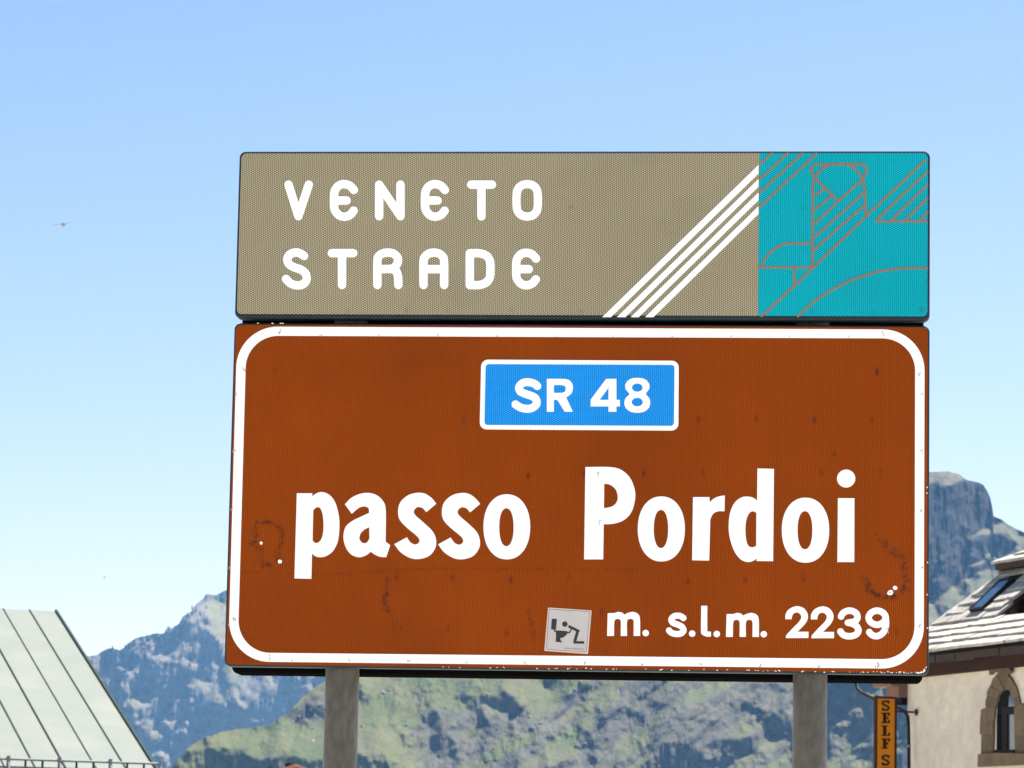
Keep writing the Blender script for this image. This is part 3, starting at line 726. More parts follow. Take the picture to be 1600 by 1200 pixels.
for i, s in enumerate(stones):
    wall_poly('stone', [(sum(p[0] for p in s)/len(s)+(x-sum(p[0] for p in s)/len(s))*1.035+rs_.uniform(-4, 4), sum(p[1] for p in s)/len(s)+(y-sum(p[1] for p in s)/len(s))*1.035+rs_.uniform(-4, 4)) for x, y in s], M_stone if i % 3 else M_stone2, -.030-.010*((i*5) % 3), .02, window)
wall_poly('keystone', smooth_path([(235,175),(230,120),(262,95),(300,90),(360,78),(420,85),(460,110),(465,150),(425,160),(395,140),(350,150),(300,140),(262,150)], True, 3), M_stone2, -.085, -.031, window)
wall_poly('sill', [(105,1190),(110,1050),(330,1036),(620,1042),(640,1150),(640,1165)], M_stone, -.09, .02, window)
# downpipe from the eave, round the corner and down the wall
pp = [(1337,1040),(1337.5,1068),(1340,1077),(1347,1083),(1366,1092),(1388,1101),(1404,1107),(1414,1112),(1418.5,1119),(1419.5,1130),(1420,1165),(1420.5,1215),(1421,1400)]
mb = MB(); mb.tube([hit(x, y, H(0, -.10, 0), V_) for x, y in pp], .027, 10); dpipe = mb.build('downpipe', M_zinc, house, smooth=True)
mb = MB(); cpt = hit(1420, 1166, H(0, -.10, 0), V_); mb.tube([cpt-UP*.02, cpt+UP*.02], .036, 10); mb.build('clamp', M_rail, dpipe)

# ------------------------------------------------------------------ hanging orange sign on the house
u_s, _, z_s = loc_uvz(hit(1435, 1113, H(0, -.0, 0), V_))
BP = H(u_s, 0, 0)
bh = lambda x, y, n=0.: hit(x, y, BP+U_*n, U_)
M_orange = mat('orange_board', (.56, .190, .002), spec=.1, rough=.6, var=.06, scale=2)
M_oframe = mat('dark_red_frame', (.030, .010, .008), spec=.15, rough=.6)
M_oink = mat('dark_brown_lettering', (.022, .006, .002), spec=.1, rough=.6)
c0 = bh(1383.5, 1088)
shop = empty('shop_sign', bh(1383.5, 1290)); tag(shop, 'tall orange shop sign reading SELF S hanging beside the downpipe', 'shop sign')
tl, tr = loc_uvz(bh(1370.5, 1091)), loc_uvz(bh(1398, 1091)); zb_ = loc_uvz(bh(1383, 1290))[2]
v0, v1, zt_ = tl[1], tr[1], tl[2]
mb = MB(); mb.box(PC, U_, V_, UP, u_s-.045, u_s, v0, v1, zb_, zt_); mb.build('board', M_orange, shop)
t_ = .035
mb = MB(); mb.box(PC, U_, V_, UP, u_s-.05, u_s+.012, v0-t_, v0-.001, zb_-t_, zt_+t_); mb.box(PC, U_, V_, UP, u_s-.05, u_s+.012, v1+.001, v1+t_, zb_-t_, zt_+t_)
mb.box(PC, U_, V_, UP, u_s-.05, u_s+.012, v0, v1, zt_+.001, zt_+t_); mb.box(PC, U_, V_, UP, u_s-.05, u_s+.012, v0, v1, zb_-t_, zb_-.001); mb.build('frame', M_oframe, shop)
mb = MB(); mb.tube([H(u_s-.02, v1+t_, z_s), H(u_s-.02, -.001, z_s)], .016, 8); mb.tube([H(u_s-.02, -.03, z_s-.05), H(u_s-.02, -.03, z_s+.05)], .022, 8)
mb.build('bracket', M_oframe, shop); mb = MB(); mb.tube([H(u_s-.02, v1+t_, z_s-2.0), H(u_s-.02, -.001, z_s-2.0)], .016, 8); mb.build('bracket', M_oframe, shop)
def serif(ch):
    R = lambda a, b, c, d: [(a, b), (c, b), (c, d), (a, d)]
    if ch == 'E': return [R(3,0,8.5,20), R(0,0,14,2.6), R(0,17.4,14,20), R(10.4,7,12,13), R(10.8,0,14.5,5.5), R(10.8,14.5,14.5,20), R(3,8.8,12,11.2), R(0,0,3,2.6)]
    if ch == 'L': return [R(3,0,8.5,20), R(0,0,11,2.2), R(0,17.6,14.5,20), R(11.4,13.5,14.5,20)]
    if ch == 'F': return [R(3,0,8.5,20), R(0,0,14.5,2.6), R(0,17.8,11,20), R(11.4,0,14.5,6), R(3,8.8,11.5,11.2), R(10,6.8,11.6,13.2)]
    return stroke([(12.6,5),(11,2.2),(7,1.4),(2.8,3),(2.6,6.5),(6,9.2),(10.5,11.6),(12.4,15),(9.5,18.4),(5.5,18.4),(2.2,15.5)], 3.6, 'butt')+[R(11.2,.2,13.4,6), R(1,14.2,3.2,20)]
for ch, y0, h_ in (('S',1094.5,16), ('E',1113.5,16.5), ('L',1133.5,16.5), ('F',1153.5,16.5), ('S',1179.5,16.5), ('E',1199.5,16.5)):
    def tof(x, y, y0=y0, h_=h_): return bh(1377+x*.95, y0+y*h_/20, .006)
    film('letter', serif(ch), [], M_oink, shop, 0, th=.004, to=tof, frame=-U_)

# ------------------------------------------------------------------ red roof peeping over the lower edge
M_redroof = mat('faded_red_roof', (.30, .13, .10), rough=.8, var=.25, scale=4)
hut_p = at(462, 1193, 82); hut = empty('hut', (hut_p[0], hut_p[1], 0)); tag(hut, 'faded red hut roof with black chimney cap just showing at the bottom edge', 'hut')
zt = hut_p[2]; mb = MB()
for sgn_ in (1, -1):
    a = [hut_p+FH*d for d in (0, 5.0)]; b = [p+RH*1.7*sgn_-UP*.62 for p in a]
    V = [a[0], a[1], b[1], b[0]]; V2 = [v-UP*.06 for v in V]
    mb.add(V+V2, [(0,1,2,3), (7,6,5,4), (0,3,7,4), (3,2,6,7), (2,1,5,6), (1,0,4,5)])
mb.build('roof', M_redroof, hut)
mb = MB(); oo = np.array([hut_p[0], hut_p[1], 0.]); mb.box(oo, RH, FH, UP, -1.5, 1.5, .3, 4.8, 0, zt-.68); mb.build('wall', M_timber, hut)
ch_ = at(452.5, 1196, 82.6); mb = MB(); mb.tube([ch_-UP*.6, ch_-UP*.02], .07, 10); mb.tube([ch_-UP*.02, ch_+UP*.03, ch_+UP*.07], [.105, .10, .05], 12); mb.build('chimney', M_dark, hut)
ch_ = at(422, 1202, 82.6); mb = MB(); mb.tube([ch_-UP*.8, ch_+UP*.02, ch_+UP*.05], [.05, .06, .03], 10); mb.build('vent_pipe', M_dark, hut)

# ================================================================== ROAD SIGN
Z0 = 2.1
sign = empty('road_sign', (0, .06, 0))
tag(sign, 'tall brown and taupe road sign on two round posts, reading passo Pordoi', 'road sign')
def rrect(x0, x1, z0, z1, r, n=8):
    return rrect_px((x0, z1), (x1, z1), (x1, z0), (x0, z0), r, n)
def panel_body(name, x0, x1, z0, z1, y0, y1, r, m):
    loops = []
    for ins, y in ((0, y1), (0, y0+.004), (.0009, y0+.0014), (.0032, y0)):
        loops.append([(x, y, z) for x, z in rrect(x0+ins, x1-ins, z0+ins, z1-ins, max(r-ins, .001))])
    n = len(loops[0]); V = [p for l in loops for p in l]; Fc = []
    for k in range(3):
        for i in range(n): Fc.append((k*n+i, k*n+(i+1) % n, (k+1)*n+(i+1) % n, (k+1)*n+i))
    Fc += [tuple(range(n)), tuple(range(3*n, 4*n))[::-1]]
    return build(name, V, Fc, m, sign)
def sheet(name, x0, x1, z0, z1, r, y, m, parent, stain=None, step=.0024, corners=(1,1,1,1)):
    """sheeting film: grid carrying a stain attribute, rounded corners"""
    nx, nz = int((x1-x0)/step)+1, int((z1-z0)/step)+1
    xs = np.linspace(x0, x1, nx); zs = np.linspace(z0, z1, nz); X, Z = np.meshgrid(xs, zs)
    # pull the corner points in onto the corner arcs
    for k, (cx, cz, sx, sz) in enumerate(((x0+r, z1-r, -1, 1), (x1-r, z1-r, 1, 1), (x1-r, z0+r, 1, -1), (x0+r, z0+r, -1, -1))):
        if not corners[k]: continue
        dx, dz = (X-cx)*sx, (Z-cz)*sz; mk = (dx > 0) & (dz > 0)
        l = np.hypot(dx, dz)+1e-9; mx = np.maximum(dx, dz)
        X = np.where(mk, cx+sx*dx*mx/l, X); Z = np.where(mk, cz+sz*dz*mx/l, Z)
    st = stain(X, Z) if stain is not None else np.zeros_like(X)
    return grid_obj(name, np.stack([X, np.full_like(X, y), Z], 2), m, parent, smooth=False, attr={'stain': np.clip(st, 0, 1)})
XL = .625
zl0, zl1, zu0, zu1 = Z0, Z0+.62074, Z0+.6296, Z0+.9375
# posts
for px in (533.5, 1265.5):
    x = sgn(px, 1110, .058)[0]
    mb = MB(); mb.tube([(x, .058, -.3), (x, .058, 1.0), (x, .058, 2.0), (x, .058, zu1-.04)], .0305, 28); mb.build('post', M_post, sign, smooth=False)
    for p in sign.children:
        if p.name.startswith('post'):
            for f in p.data.polygons:
                if len(f.vertices) == 4: f.use_smooth = True
# second sign face behind, seen from its dark back
bl, br = sgn(369.5, 1056, .17), sgn(1441, 1068.5, .17)
zbk = (bl[1]+br[1])/2
print('BACK', bl, br)
panel_body('rear_panel', bl[0], br[0], zbk, zu1-.03, .115, .17, .012, M_back)
mb = MB()
for zc in (zl0+.12, zl1-.1, zu0+.06, zu1-.09): mb.box((0,0,0), (1,0,0), (0,1,0), (0,0,1), -.58, .58, .0255, .0285, zc-.02, zc+.02)
mb.build('mounting_rail', M_rim, sign)

def px_stain(items, X, Z):
    """items: (px,py,rx,ry,strength,kind) in picture pixels -> blotches on the sheet"""
    out = np.zeros_like(X)
    for (px, py, rx, ry, s) in items:
        c = sgn(px, py); k = .001149
        d = ((X-c[0])/(rx*k))**2+((Z-c[1])/(ry*k))**2
        out = np.maximum(out, s*np.exp(-d))
    return out
noise_cache = {}
def fine(shape, seed, l=3):
    return grf(shape, l, l, seed, 3)
# --- upper panel
up_body = panel_body('upper_panel', -XL, XL, zu0, zu1, 0, .025, .0115, M_rim)
xm = sgn(1185.5, 370)[0]
ups = [(x, y, 4, 3, .22) for x, y in ((892,323),(1160,485),(908,487),(700,485),(635,486),(545,487),(800,485),(1000,487))]
ups_t = [(x, y, 4, 4, .30) for x, y in ((1270,487),(1364,487),(1440,484),(1255,325),(1345,255))]
def st_up(items, seed):
    def f(X, Z): return px_stain(items, X, Z)*(.8+.3*fine(X.shape, seed))+np.clip(fine(X.shape, seed+1, 40)-1.1, 0, 1)*.05
    return f
sheet('taupe_sheet', -XL+.0042, xm, zu0+.0075, zu1-.0042, .009, -.0004, M_taupe, up_body, st_up(ups, 3), corners=(1,0,0,1))
sheet('teal_sheet', xm+.0003, XL-.0042, zu0+.0075, zu1-.0042, .009, -.0004, M_teal, up_body, st_up(ups_t, 5), corners=(0,1,1,0))
T1 = zoomer(420, 270, 3.6364, -.0012)
VEN = {
 'V': [[(112,67,1),(168,246,1),(227,67,1)]],
 'e': [[(483,97),(462,74),(430,64),(400,71),(378,95),(371,125),(371,190),(378,217),(400,241),(430,249),(462,238),(482,215)], [(395,157),(442,157)]],
 'N': [[(627,246,1),(627,67,1),(748,246,1),(748,67,1)]],
 'T': [[(1150,67),(1268,67)], [(1208,67),(1208,247)]],
 'O': [[(1408,125),(1415,93),(1437,71),(1468,64),(1500,71),(1521,93),(1528,125),(1528,188),(1521,219),(1500,241),(1468,248),(1437,241),(1415,219),(1408,188)]],
 'S': [[(200,472),(180,459),(155,452),(125,460),(106,485),(112,515),(140,535),(180,549),(207,570),(215,600),(205,624),(180,638),(150,638),(120,626),(98,603)]],
 't': [[(358,456),(480,456)], [(416,456),(416,637)]],
 'R': [[(617,637,1),(617,505),(624,474),(650,457),(680,453),(710,460),(732,482),(732,510),(716,535),(694,546,1),(622,547,1)], [(700,547),(724,560),(734,590),(736,637)]],
 'A': [[(879,637),(879,505),(889,475),(911,458),(938,453),(965,458),(987,475),(996,505),(996,637)], [(879,547),(996,547)]],
 'D': [[(1142,637,1),(1142,457,1),(1195,457),(1235,470),(1256,500),(1259,547),(1256,592),(1236,622),(1195,637)]] }
def dxy(paths, dx, dy): return [[(p[0]+dx, p[1]+dy)+tuple(p[2:]) for p in q] for q in paths]
def letter(polys, holes, to, parent, m=M_white, name='letter', th=.0006): return film(name, polys, holes, m, parent, 0, th, to)
rowL = [('V',VEN['V'],0), ('E',VEN['e'],0), ('N',VEN['N'],0), ('E',dxy(VEN['e'],517,0),0), ('T',VEN['T'],0), ('O',VEN['O'],1), ('S',VEN['S'],0), ('T',VEN['t'],0), ('R',VEN['R'],0), ('A',VEN['A'],0), ('D',VEN['D'],1), ('E',dxy(VEN['e'],1035,390),0)]
for nm, paths, cl in rowL:
    polys = []
    for q in paths: polys += stroke(q, 48 if nm != 'O' else 47, 'round', closed=bool(cl))
    letter(polys, [], T1, up_body)
S4 = zoomer(0, 0, 1, -.0011)
for a in ([(941,495.5),(954.5,495.5),(1185.3,271),(1185.3,257.5)], [(964,495.5),(977,495.5),(1185.3,291.5),(1185.3,279.5)], [(985.5,495.5),(998,495.5),(1185.3,312.5),(1185.3,300.5)], [(1008,495.5),(1021,495.5),(1185.3,334),(1185.3,322)]):
    letter([a], [], S4, up_body, name='stripe')
TE = zoomer(1180, 230, 4.443, -.0010)
EM = [[(30,122),(120,40)], [(30,222),(228,40)], [(30,318),(330,40)], [(30,416),(430,40)],
 [(424,207),(400,190),(388,165),(396,134),(422,120),(480,119),(700,118),(742,119),(768,134),(776,165),(765,195),(742,207)],
 [(415,215),(448,165),(500,131),(560,118),(602,118),(655,129),(705,162),(745,215)], [(415,218),(580,372)], [(415,212),(402,260),(398,500),(399,830)], [(745,215),(760,300),(768,478)],
 [(405,342),(482,286)], [(403,440),(532,338)], [(402,540),(580,373),(745,222)], [(401,632),(600,455),(756,312)], [(400,722),(600,540),(762,402)],
 [(40,1176),(275,960),(400,838),(770,480),(980,280),(1186,86)], [(832,514),(1196,514)], [(838,508),(1198,165)], [(944,508),(1198,258)], [(1042,508),(1198,350)], [(1142,508),(1198,444)],
 [(40,834),(68,775),(118,718),(178,682),(235,668),(388,668)], [(24,834),(395,834)], [(272,836),(272,958)], [(290,1178),(400,1080),(500,1010),(620,945),(760,890),(900,855),(1050,840),(1200,838)]]
polys = []
for q in EM: polys += stroke([p+(1,) for p in q] if len(q) == 2 else q, 17.5, 'butt', n=4)
film('emblem', polys, [], M_line, up_body, 0, .0004, TE)
# --- lower panel
lo_body = panel_body('lower_panel', -XL, XL, zl0, zl1, 0, .025, .0115, M_rim)
marks = []
rm = random.Random(9)
for yy, xs_ in ((657, (724,818,1090,1182,1272,1364)), (740, (825,913,1007,1098,1190,1282,1374)), (905, (620,705,800,890,985,1075,1165,1255,1345)), (985, (700,790,1400)), (582,(430,890,1372)), (710,(1303,))):
    for x in xs_: marks.append((x+rm.uniform(-2,2), yy+rm.uniform(-3,3), 2.6, 5.5, rm.uniform(.30,.62)))
def path_marks(pts, n, r, s, spread=2):
    out = []; n = int(n*2.6); r = r*.66; spread *= .7
    for k in range(n):
        t = rm.random()*(len(pts)-1); i = int(t); f = t-i
        out.append((pts[i][0]*(1-f)+pts[i+1][0]*f+rm.gauss(0, spread), pts[i][1]*(1-f)+pts[i+1][1]*f+rm.gauss(0, spread), r*rm.uniform(.5,1.3), r*rm.uniform(.5,1.3), s*rm.uniform(.5,1)))
    return out
marks += path_marks([(398,820),(420,816),(440,825),(441,845),(433,865),(434,876)], 26, 3.6, .62)
marks += path_marks([(400,820),(396,845),(408,865),(412,882),(425,883)], 24, 4.0, .60, 3)
marks += path_marks([(606,905),(604,922),(600,940),(606,955)], 18, 3.5, .62, 2)
marks += path_marks([(600,935),(612,970),(620,985)], 10, 3, .35, 5)
marks += path_marks([(350,892),(520,898),(600,891),(700,888),(830,889),(990,890)], 150, 2.6, .28, .8)
marks += path_marks([(1370,838),(1395,862),(1410,872),(1416,905),(1408,930)], 24, 4.0, .62, 4)
marks += path_marks([(1352,908),(1362,925),(1380,935),(1400,932)], 24, 4.2, .62, 3)
marks += path_marks([(1400,862),(1406,868)], 6, 6, .7, 3)
marks += path_marks([(825,955),(832,975),(835,1000)], 12, 3, .4, 2)+[(940,957,3,5,.5)]
def st_lo(X, Z):
    n = fine(X.shape, 31)
    return 1.3*px_stain(marks, X, Z)*np.clip(.85+.35*n, .2, 1.3)+np.clip(fine(X.shape, 33, 60)-1.0, 0, 1)*.06+np.clip(grf(X.shape, 5, 160, 35, 3)-.6, 0, 2)*.022+np.clip(grf(X.shape, 40, 14, 36, 4), 0, 2)*.10*np.exp(-(Z-zl0)/.035)+np.clip(grf(X.shape, 14, 14, 37, 4)+.2, 0, 2)*.05*np.exp(-np.minimum(X+XL, XL-X)/.05)
sheet('brown_sheet', -XL+.0034, XL-.0034, zl0+.0034, zl1-.0034, .009, -.0004, M_brown, lo_body, st_lo)
# border ring
o_ = [(sgn(x, y)) for x, y in ((371, 510.3), (1444.8, 515.0), (1443.2, 1045.3), (356.5, 1033.5))]
i_ = [(sgn(x, y)) for x, y in ((385.3, 524.6), (1430, 529), (1428.8, 1030.5), (371.5, 1019.5))]
ident = lambda y: (lambda x, z: (x, y, z))
film('border', [rrect_px(*o_, .074, 14)], [rrect_px(*i_, .058, 14)], M_white, lo_body, 0, .0005, ident(-.0010))
P4 = zoomer(900, 710, 3.5556, -.0012); P8 = zoomer(420, 680, 3.2, -.0012)
sp = smooth_path
letter([sp([(52,70,1),(185,70),(250,85),(300,130),(326,195),(328,250),(308,320),(264,366),(208,385),(154,388,1),(151,583,1),(45,583,1)])], [sp([(157,162,1),(192,170),(221,196),(232,235),(225,266),(200,289),(155,299,1)])], P4, lo_body)
letter([ell(474,414,131,181,48,2.15)], [ell(472,414,40,106,40,2.2)], P4, lo_body)
letter([sp([(650,237,1),(742,237,1),(743,266,1),(766,245),(795,233),(827,228,1),(825,316,1),(790,316),(762,330),(746,362,1),(740,590,1),(645,588,1)])], [], P4, lo_body)
letter([sp([(1008,78,1),(1100,80,1),(1095,593,1),(1003,592,1),(1003,578,1),(985,591),(955,598),(915,583),(880,538),(856,470),(848,400),(857,320),(885,264),(925,237),(965,235),(990,244),(1006,257,1)])], [sp([(1002,325,1),(985,316),(965,324),(948,358),(941,415),(946,475),(958,507),(980,516),(1001,508,1)])], P4, lo_body)
letter([ell(1275,421,132,181,48,2.15)], [ell(1272,421,41,106,40,2.2)], P4, lo_body)
letter([[(1455,243),(1547,243),(1546,598),(1452,598)], ell(1501,134,51,50,36)], [], P4, lo_body)
letter([sp([(140,290,1),(217,290,1),(217,305,1),(240,290),(265,284),(300,296),(330,332),(349,395),(353,460),(345,530),(320,580),(285,605),(255,610),(230,604),(216,590,1),(213,718,1),(128,716,1)])], [sp([(222,375,1),(236,362),(254,362),(267,387),(273,430),(272,482),(262,520),(245,537),(230,537),(219,527,1)])], P8, lo_body)
letter([sp([(380,345,1),(410,315),(450,295),(495,288),(540,300),(573,332),(585,380),(584,532,1),(607,550,1),(587,610,1),(557,608),(532,598),(510,583,1),(485,601),(450,610),(410,595),(383,556),(373,508),(383,460),(415,430),(455,410),(502,388,1),(498,365),(478,356),(455,361),(435,375),(415,393,1)])], [sp([(502,460,1),(478,472),(460,490),(453,515),(464,535),(481,540),(495,531),(503,515,1)])], P8, lo_body)
SS = [(838,342,1),(787,385,1),(768,364),(742,360),(725,380),(735,402),(780,442),(820,482),(836,522),(833,562),(806,600),(760,618),(710,615),(660,586),(627,545,1),(690,510,1),(710,537),(735,546),(752,534),(750,516),(730,495),(690,462),(656,425),(646,385),(656,338),(690,304),(732,289),(775,290),(812,312)]
letter([sp(SS)], [], P8, lo_body)
letter([sp([(p[0]+219, p[1]+1)+tuple(p[2:]) for p in SS])], [], P8, lo_body)
letter([ell(1190,458,117,163,48,2.15)], [ell(1188,460,36,95,40,2.2)], P8, lo_body)
P5 = zoomer(930, 930, 3.3333, -.0012)
MM = [(65,93,1),(99,93,1),(120,87),(140,91),(153,101,1),(172,91),(198,87),(222,97),(233,122),(234,212,1),(200,212,1),(200,138),(192,125),(178,124),(166,138),(166,212,1),(133,212,1),(133,138),(124,125),(112,124),(100,138),(98,212,1),(62,212,1)]
letter([sp(MM)], [], P5, lo_body); letter([ell(263,197,17,17,24)], [], P5, lo_body, name='full_stop')
letter(stroke([(464,122),(442,108),(415,108),(397,124),(404,143),(430,153),(453,166),(460,184),(447,199),(423,202),(398,196),(381,180)], 32, 'butt'), [], P5, lo_body); letter([ell(505,200,17,17,24)], [], P5, lo_body, name='full_stop')
letter([sp([(552,55,1),(584,55,1),(584,178),(590,188),(603,190,1),(603,216,1),(578,215),(558,205),(551,185)])], [], P5, lo_body); letter([ell(633,202,17,17,24)], [], P5, lo_body, name='full_stop')
letter([sp([(p[0]+619, p[1]+5)+tuple(p[2:]) for p in MM])], [], P5, lo_body); letter([ell(878,203,17,17,24)], [], P5, lo_body, name='full_stop')
TWO = [(990,125,1),(992,98),(1010,72),(1047,57),(1082,65),(1104,90),(1108,118),(1096,145),(1072,172),(1054,190,1),(1111,190,1),(1111,223,1),(993,223,1),(994,209,1),(1030,170),(1060,140),(1073,116),(1066,97),(1050,90),(1033,96),(1025,112),(1024,125,1)]
letter([sp(TWO)], [], P5, lo_body); letter([sp([(p[0]+133, p[1]+1)+tuple(p[2:]) for p in TWO])], [], P5, lo_body)
letter(stroke([(1278,116),(1292,92),(1325,80),(1357,92),(1366,116),(1352,136),(1316,143,1),(1330,145,1),(1358,158),(1371,182),(1359,204),(1325,214),(1292,206),(1274,184)], 34, 'butt'), [], P5, lo_body)
letter(stroke([(1468,80),(1500,92),(1513,117),(1500,142),(1468,154),(1437,142),(1424,117),(1437,92)], 34, 'butt', closed=True)+stroke([(1513,116),(1514,158),(1500,194),(1470,213),(1442,207),(1424,188)], 34, 'butt'), [], P5, lo_body)
# flecks where the film has chipped along the edges, painted glints at the panel gap, and four pierced spots
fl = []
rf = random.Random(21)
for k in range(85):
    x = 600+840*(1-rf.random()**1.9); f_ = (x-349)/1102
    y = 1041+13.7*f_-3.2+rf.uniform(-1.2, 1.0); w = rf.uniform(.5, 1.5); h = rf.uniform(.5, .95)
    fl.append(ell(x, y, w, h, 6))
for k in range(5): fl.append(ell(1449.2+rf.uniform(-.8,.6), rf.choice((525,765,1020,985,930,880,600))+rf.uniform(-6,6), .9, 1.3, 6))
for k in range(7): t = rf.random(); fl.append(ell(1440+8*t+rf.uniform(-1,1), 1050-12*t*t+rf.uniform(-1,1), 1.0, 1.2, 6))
for k in range(6): fl.append(ell(rf.uniform(372,460), 505.2, 1.6, .7, 6))  # white flecks painted as glints in the gap between the panels
fo = film('chips_and_glints', fl, [], M_white, lo_body, 0, .0003, zoomer(0, 0, 1, -.0008)); fo['kind'] = 'stuff'
for (x, y, r) in ((437,877.5,3.4),(408,848.5,2.6),(1391,926,4.6),(1398.5,918.5,3.6)):
    pts = [(px+rf.uniform(-.7,.7), py+rf.uniform(-.7,.7)) for px, py in ell(x, y, r, r*.95, 9)]
    film('chip', [pts], [ell(x, y, 1.1, 1.1, 6)] if x == 1391 else [], M_white, lo_body, 0, .0003, zoomer(0, 0, 1, -.0009))
M_wear = mat('seam_wear', (.42, .42, .38), rough=.6)
wr = []
def tick(x, y, w, h, n=3):
    for q in range(n): wr.append(ell(x+rf.uniform(-w, w), y+rf.uniform(-h, h), rf.uniform(.5, 1.1), rf.uniform(1.0, 2.6), 6))
for k in range(11):
    x = 455+91.5*k; tick(x, 1021.5+13.7*(x-349)/1102+8, 2.5, 2)
    x = 410+91.5*k; tick(x, 510.8+4.6*(x-371)/1074+11.5, 2, 2, 2)
for y in (616, 706, 796, 887, 977): tick(1440, y, 2, 3); tick(369+(y-574)*-.03, y, 2, 2, 2)
for x, y in ((437, 518), (381, 577), (1379, 521), (1437, 583), (422, 1027), (1372, 1039), (1435, 980), (366, 968), (934, 740), (938, 815), (1387, 985)): tick(x, y, 2.2, 4, 5)
wo = film('seam_wear', wr, [], M_wear, lo_body, 0, .0002, zoomer(0, 0, 1, -.00145)); wo['kind'] = 'stuff'
# route plate
o_ = [sgn(x, y) for x, y in ((752,562),(1060.7,563.8),(1060,673),(749.5,671))]; i_ = [sgn(x, y) for x, y in ((759,569.2),(1054,570.5),(1053,665.6),(757,664.2))]
plate = film('route_plate', [rrect_px(*o_, .0125)], [], M_white, sign, 0, .0008, ident(-.0014))
bx = film('blue_field', [rrect_px(*i_, .006)], [], M_blue, plate, 0, .0004, ident(-.0018))
P3 = zoomer(740, 550, 4.8485, -.0024)
letter(stroke([(488,262),(460,240),(415,228),(370,236),(344,268),(356,300),(395,318),(432,330),(468,350),(478,387),(455,417),(410,430),(355,420),(308,390)], 60, 'butt'), [], P3, plate)
letter([sp([(555,203,1),(672,203),(722,212),(748,243),(752,278),(740,314),(702,345,1),(752,452,1),(690,452,1),(634,362,1),(608,362,1),(608,452,1),(555,452,1)])], [sp([(608,250,1),(662,250),(690,258),(698,279),(690,301),(662,309),(608,309,1)])], P3, plate)
letter([[(1005,203),(1082,203),(1082,362),(1108,362),(1108,412),(1082,412),(1082,452),(1022,452),(1022,412),(887,412),(887,360)]], [[(1022,270),(955,362),(1022,362)]], P3, plate)
letter([sp([(1240,195),(1297,206),(1329,240),(1329,280),(1306,316),(1331,350),(1338,387),(1325,426),(1290,452),(1240,460),(1190,452),(1155,426),(1142,387),(1152,348),(1180,318),(1153,282),(1152,240),(1184,206)])], [ell(1240,269,40,31), ell(1240,379,42,32)], P3, plate)

# ------------------------------------------------------------------ sticker
ST = zoomer(840, 940, 13.333, -.0012); ST2 = zoomer(840, 940, 13.333, -.00155); ST3 = zoomer(840, 940, 13.333, -.0019)
ps = sgn(840+640/13.333, 940+600/13.333)
stk = empty('sticker', (ps[0], -.0012, ps[1])); tag(stk, 'small grey square sticker with kneeling figure pictogram on the brown sign panel', 'sticker')
film('paper', [rrect_px((217,122),(1126,183),(1051,1093),(139,1026), 14, 3)], [], M_paper_edge, stk, 0, .0003, ST)
film('outline', [rrect_px((238,152),(1089,205),(1022,1057),(176,1000), 22, 3)], [], M_inkline, stk, 0, .0002, zoomer(840, 940, 13.333, -.00142))
film('face', [rrect_px((247,162),(1079,214),(1013,1046),(187,990), 16, 3)], [], M_paper, stk, 0, .0001, ST2)
film('figure', [ell(568,468,57,57,28)]+stroke([(642,512,1),(838,608,1)], 56, 'butt')+stroke([(838,606,1),(775,830,1)], 60, 'butt')+[[(866,590),(878,606),(868,632),(806,628),(818,584)]]+stroke([(748,850,1),(970,852,1)], 52, 'butt')+stroke([(697,572),(684,618),(655,646),(612,650)], 26, 'butt')
  +[[(297,355),(402,360),(384,586),(280,580)]]+stroke([(342,578),(356,612),(398,640)], 24, 'butt')
  +[sp([(386,598,1),(625,618,1),(612,672),(570,722),(520,750),(472,764,1),(482,806),(518,852,1),(378,840,1)])], [], M_ink, stk, 0, .0002, ST3)
txt = []
x = 566
for g in 'www.sdk.h.it':
    x0 = x; yb = 985+(x-560)*.07
    if g == 'w': txt += stroke([(x,yb-26,1),(x+10,yb,1),(x+20,yb-22,1),(x+30,yb,1),(x+40,yb-26,1)], 7, 'butt'); x += 52
    elif g == '.': txt.append(ell(x+4, yb-3, 6, 6, 8)); x += 16
    elif g in 'il': txt += stroke([(x+4,yb-36,1),(x+4,yb,1)], 8, 'butt'); x += 18
    elif g in 'dkht': txt += stroke([(x+4,yb-40,1),(x+4,yb,1)], 8, 'butt')+stroke([(x+6,yb-10,1),(x+26,yb-26,1),(x+28,yb,1)], 7, 'butt'); x += 38
    else: txt += stroke([(x+24,yb-24,1),(x+4,yb-22,1),(x+22,yb-6,1),(x+2,yb,1)], 7, 'butt'); x += 34
film('web_address', txt, [], M_redink, stk, 0, .0001, zoomer(840, 940, 13.333, -.00185))

# ================================================================== SMALL THINGS
# conifers on the left mountain
M_needle = mat('conifer_needles', (.035, .055, .028), rough=.9, var=.35, scale=.6)
def conifer_mesh(seed):
    r = random.Random(seed); mb = MB()
    mb.tube([(0,0,-.8), (0,0,.9)], [.045, .01], 5)
    n = 6
    for t in range(n):
        z0 = .12+t*.14; rad = .26*(1-t/n)**.8+.03; V = []; k = 7
        for i in range(k):
            a = 2*math.pi*(i+r.random()*.6)/k; rr = rad*r.uniform(.65, 1.2)
            V.append((rr*math.cos(a), rr*math.sin(a), z0+r.uniform(-.05, .03)))
        V.append((r.uniform(-.02,.02), r.uniform(-.02,.02), z0+.26))
        mb.add(V, [(i, (i+1) % k, k) for i in range(k)]+[tuple(range(k))[::-1]])
    me = bpy.data.meshes.new('conifer_tree'); me.from_pydata(mb.V, [], mb.F); me.materials.append(M_needle); me.update(); return me
CM = [conifer_mesh(i) for i in range(4)]
rt = random.Random(5)
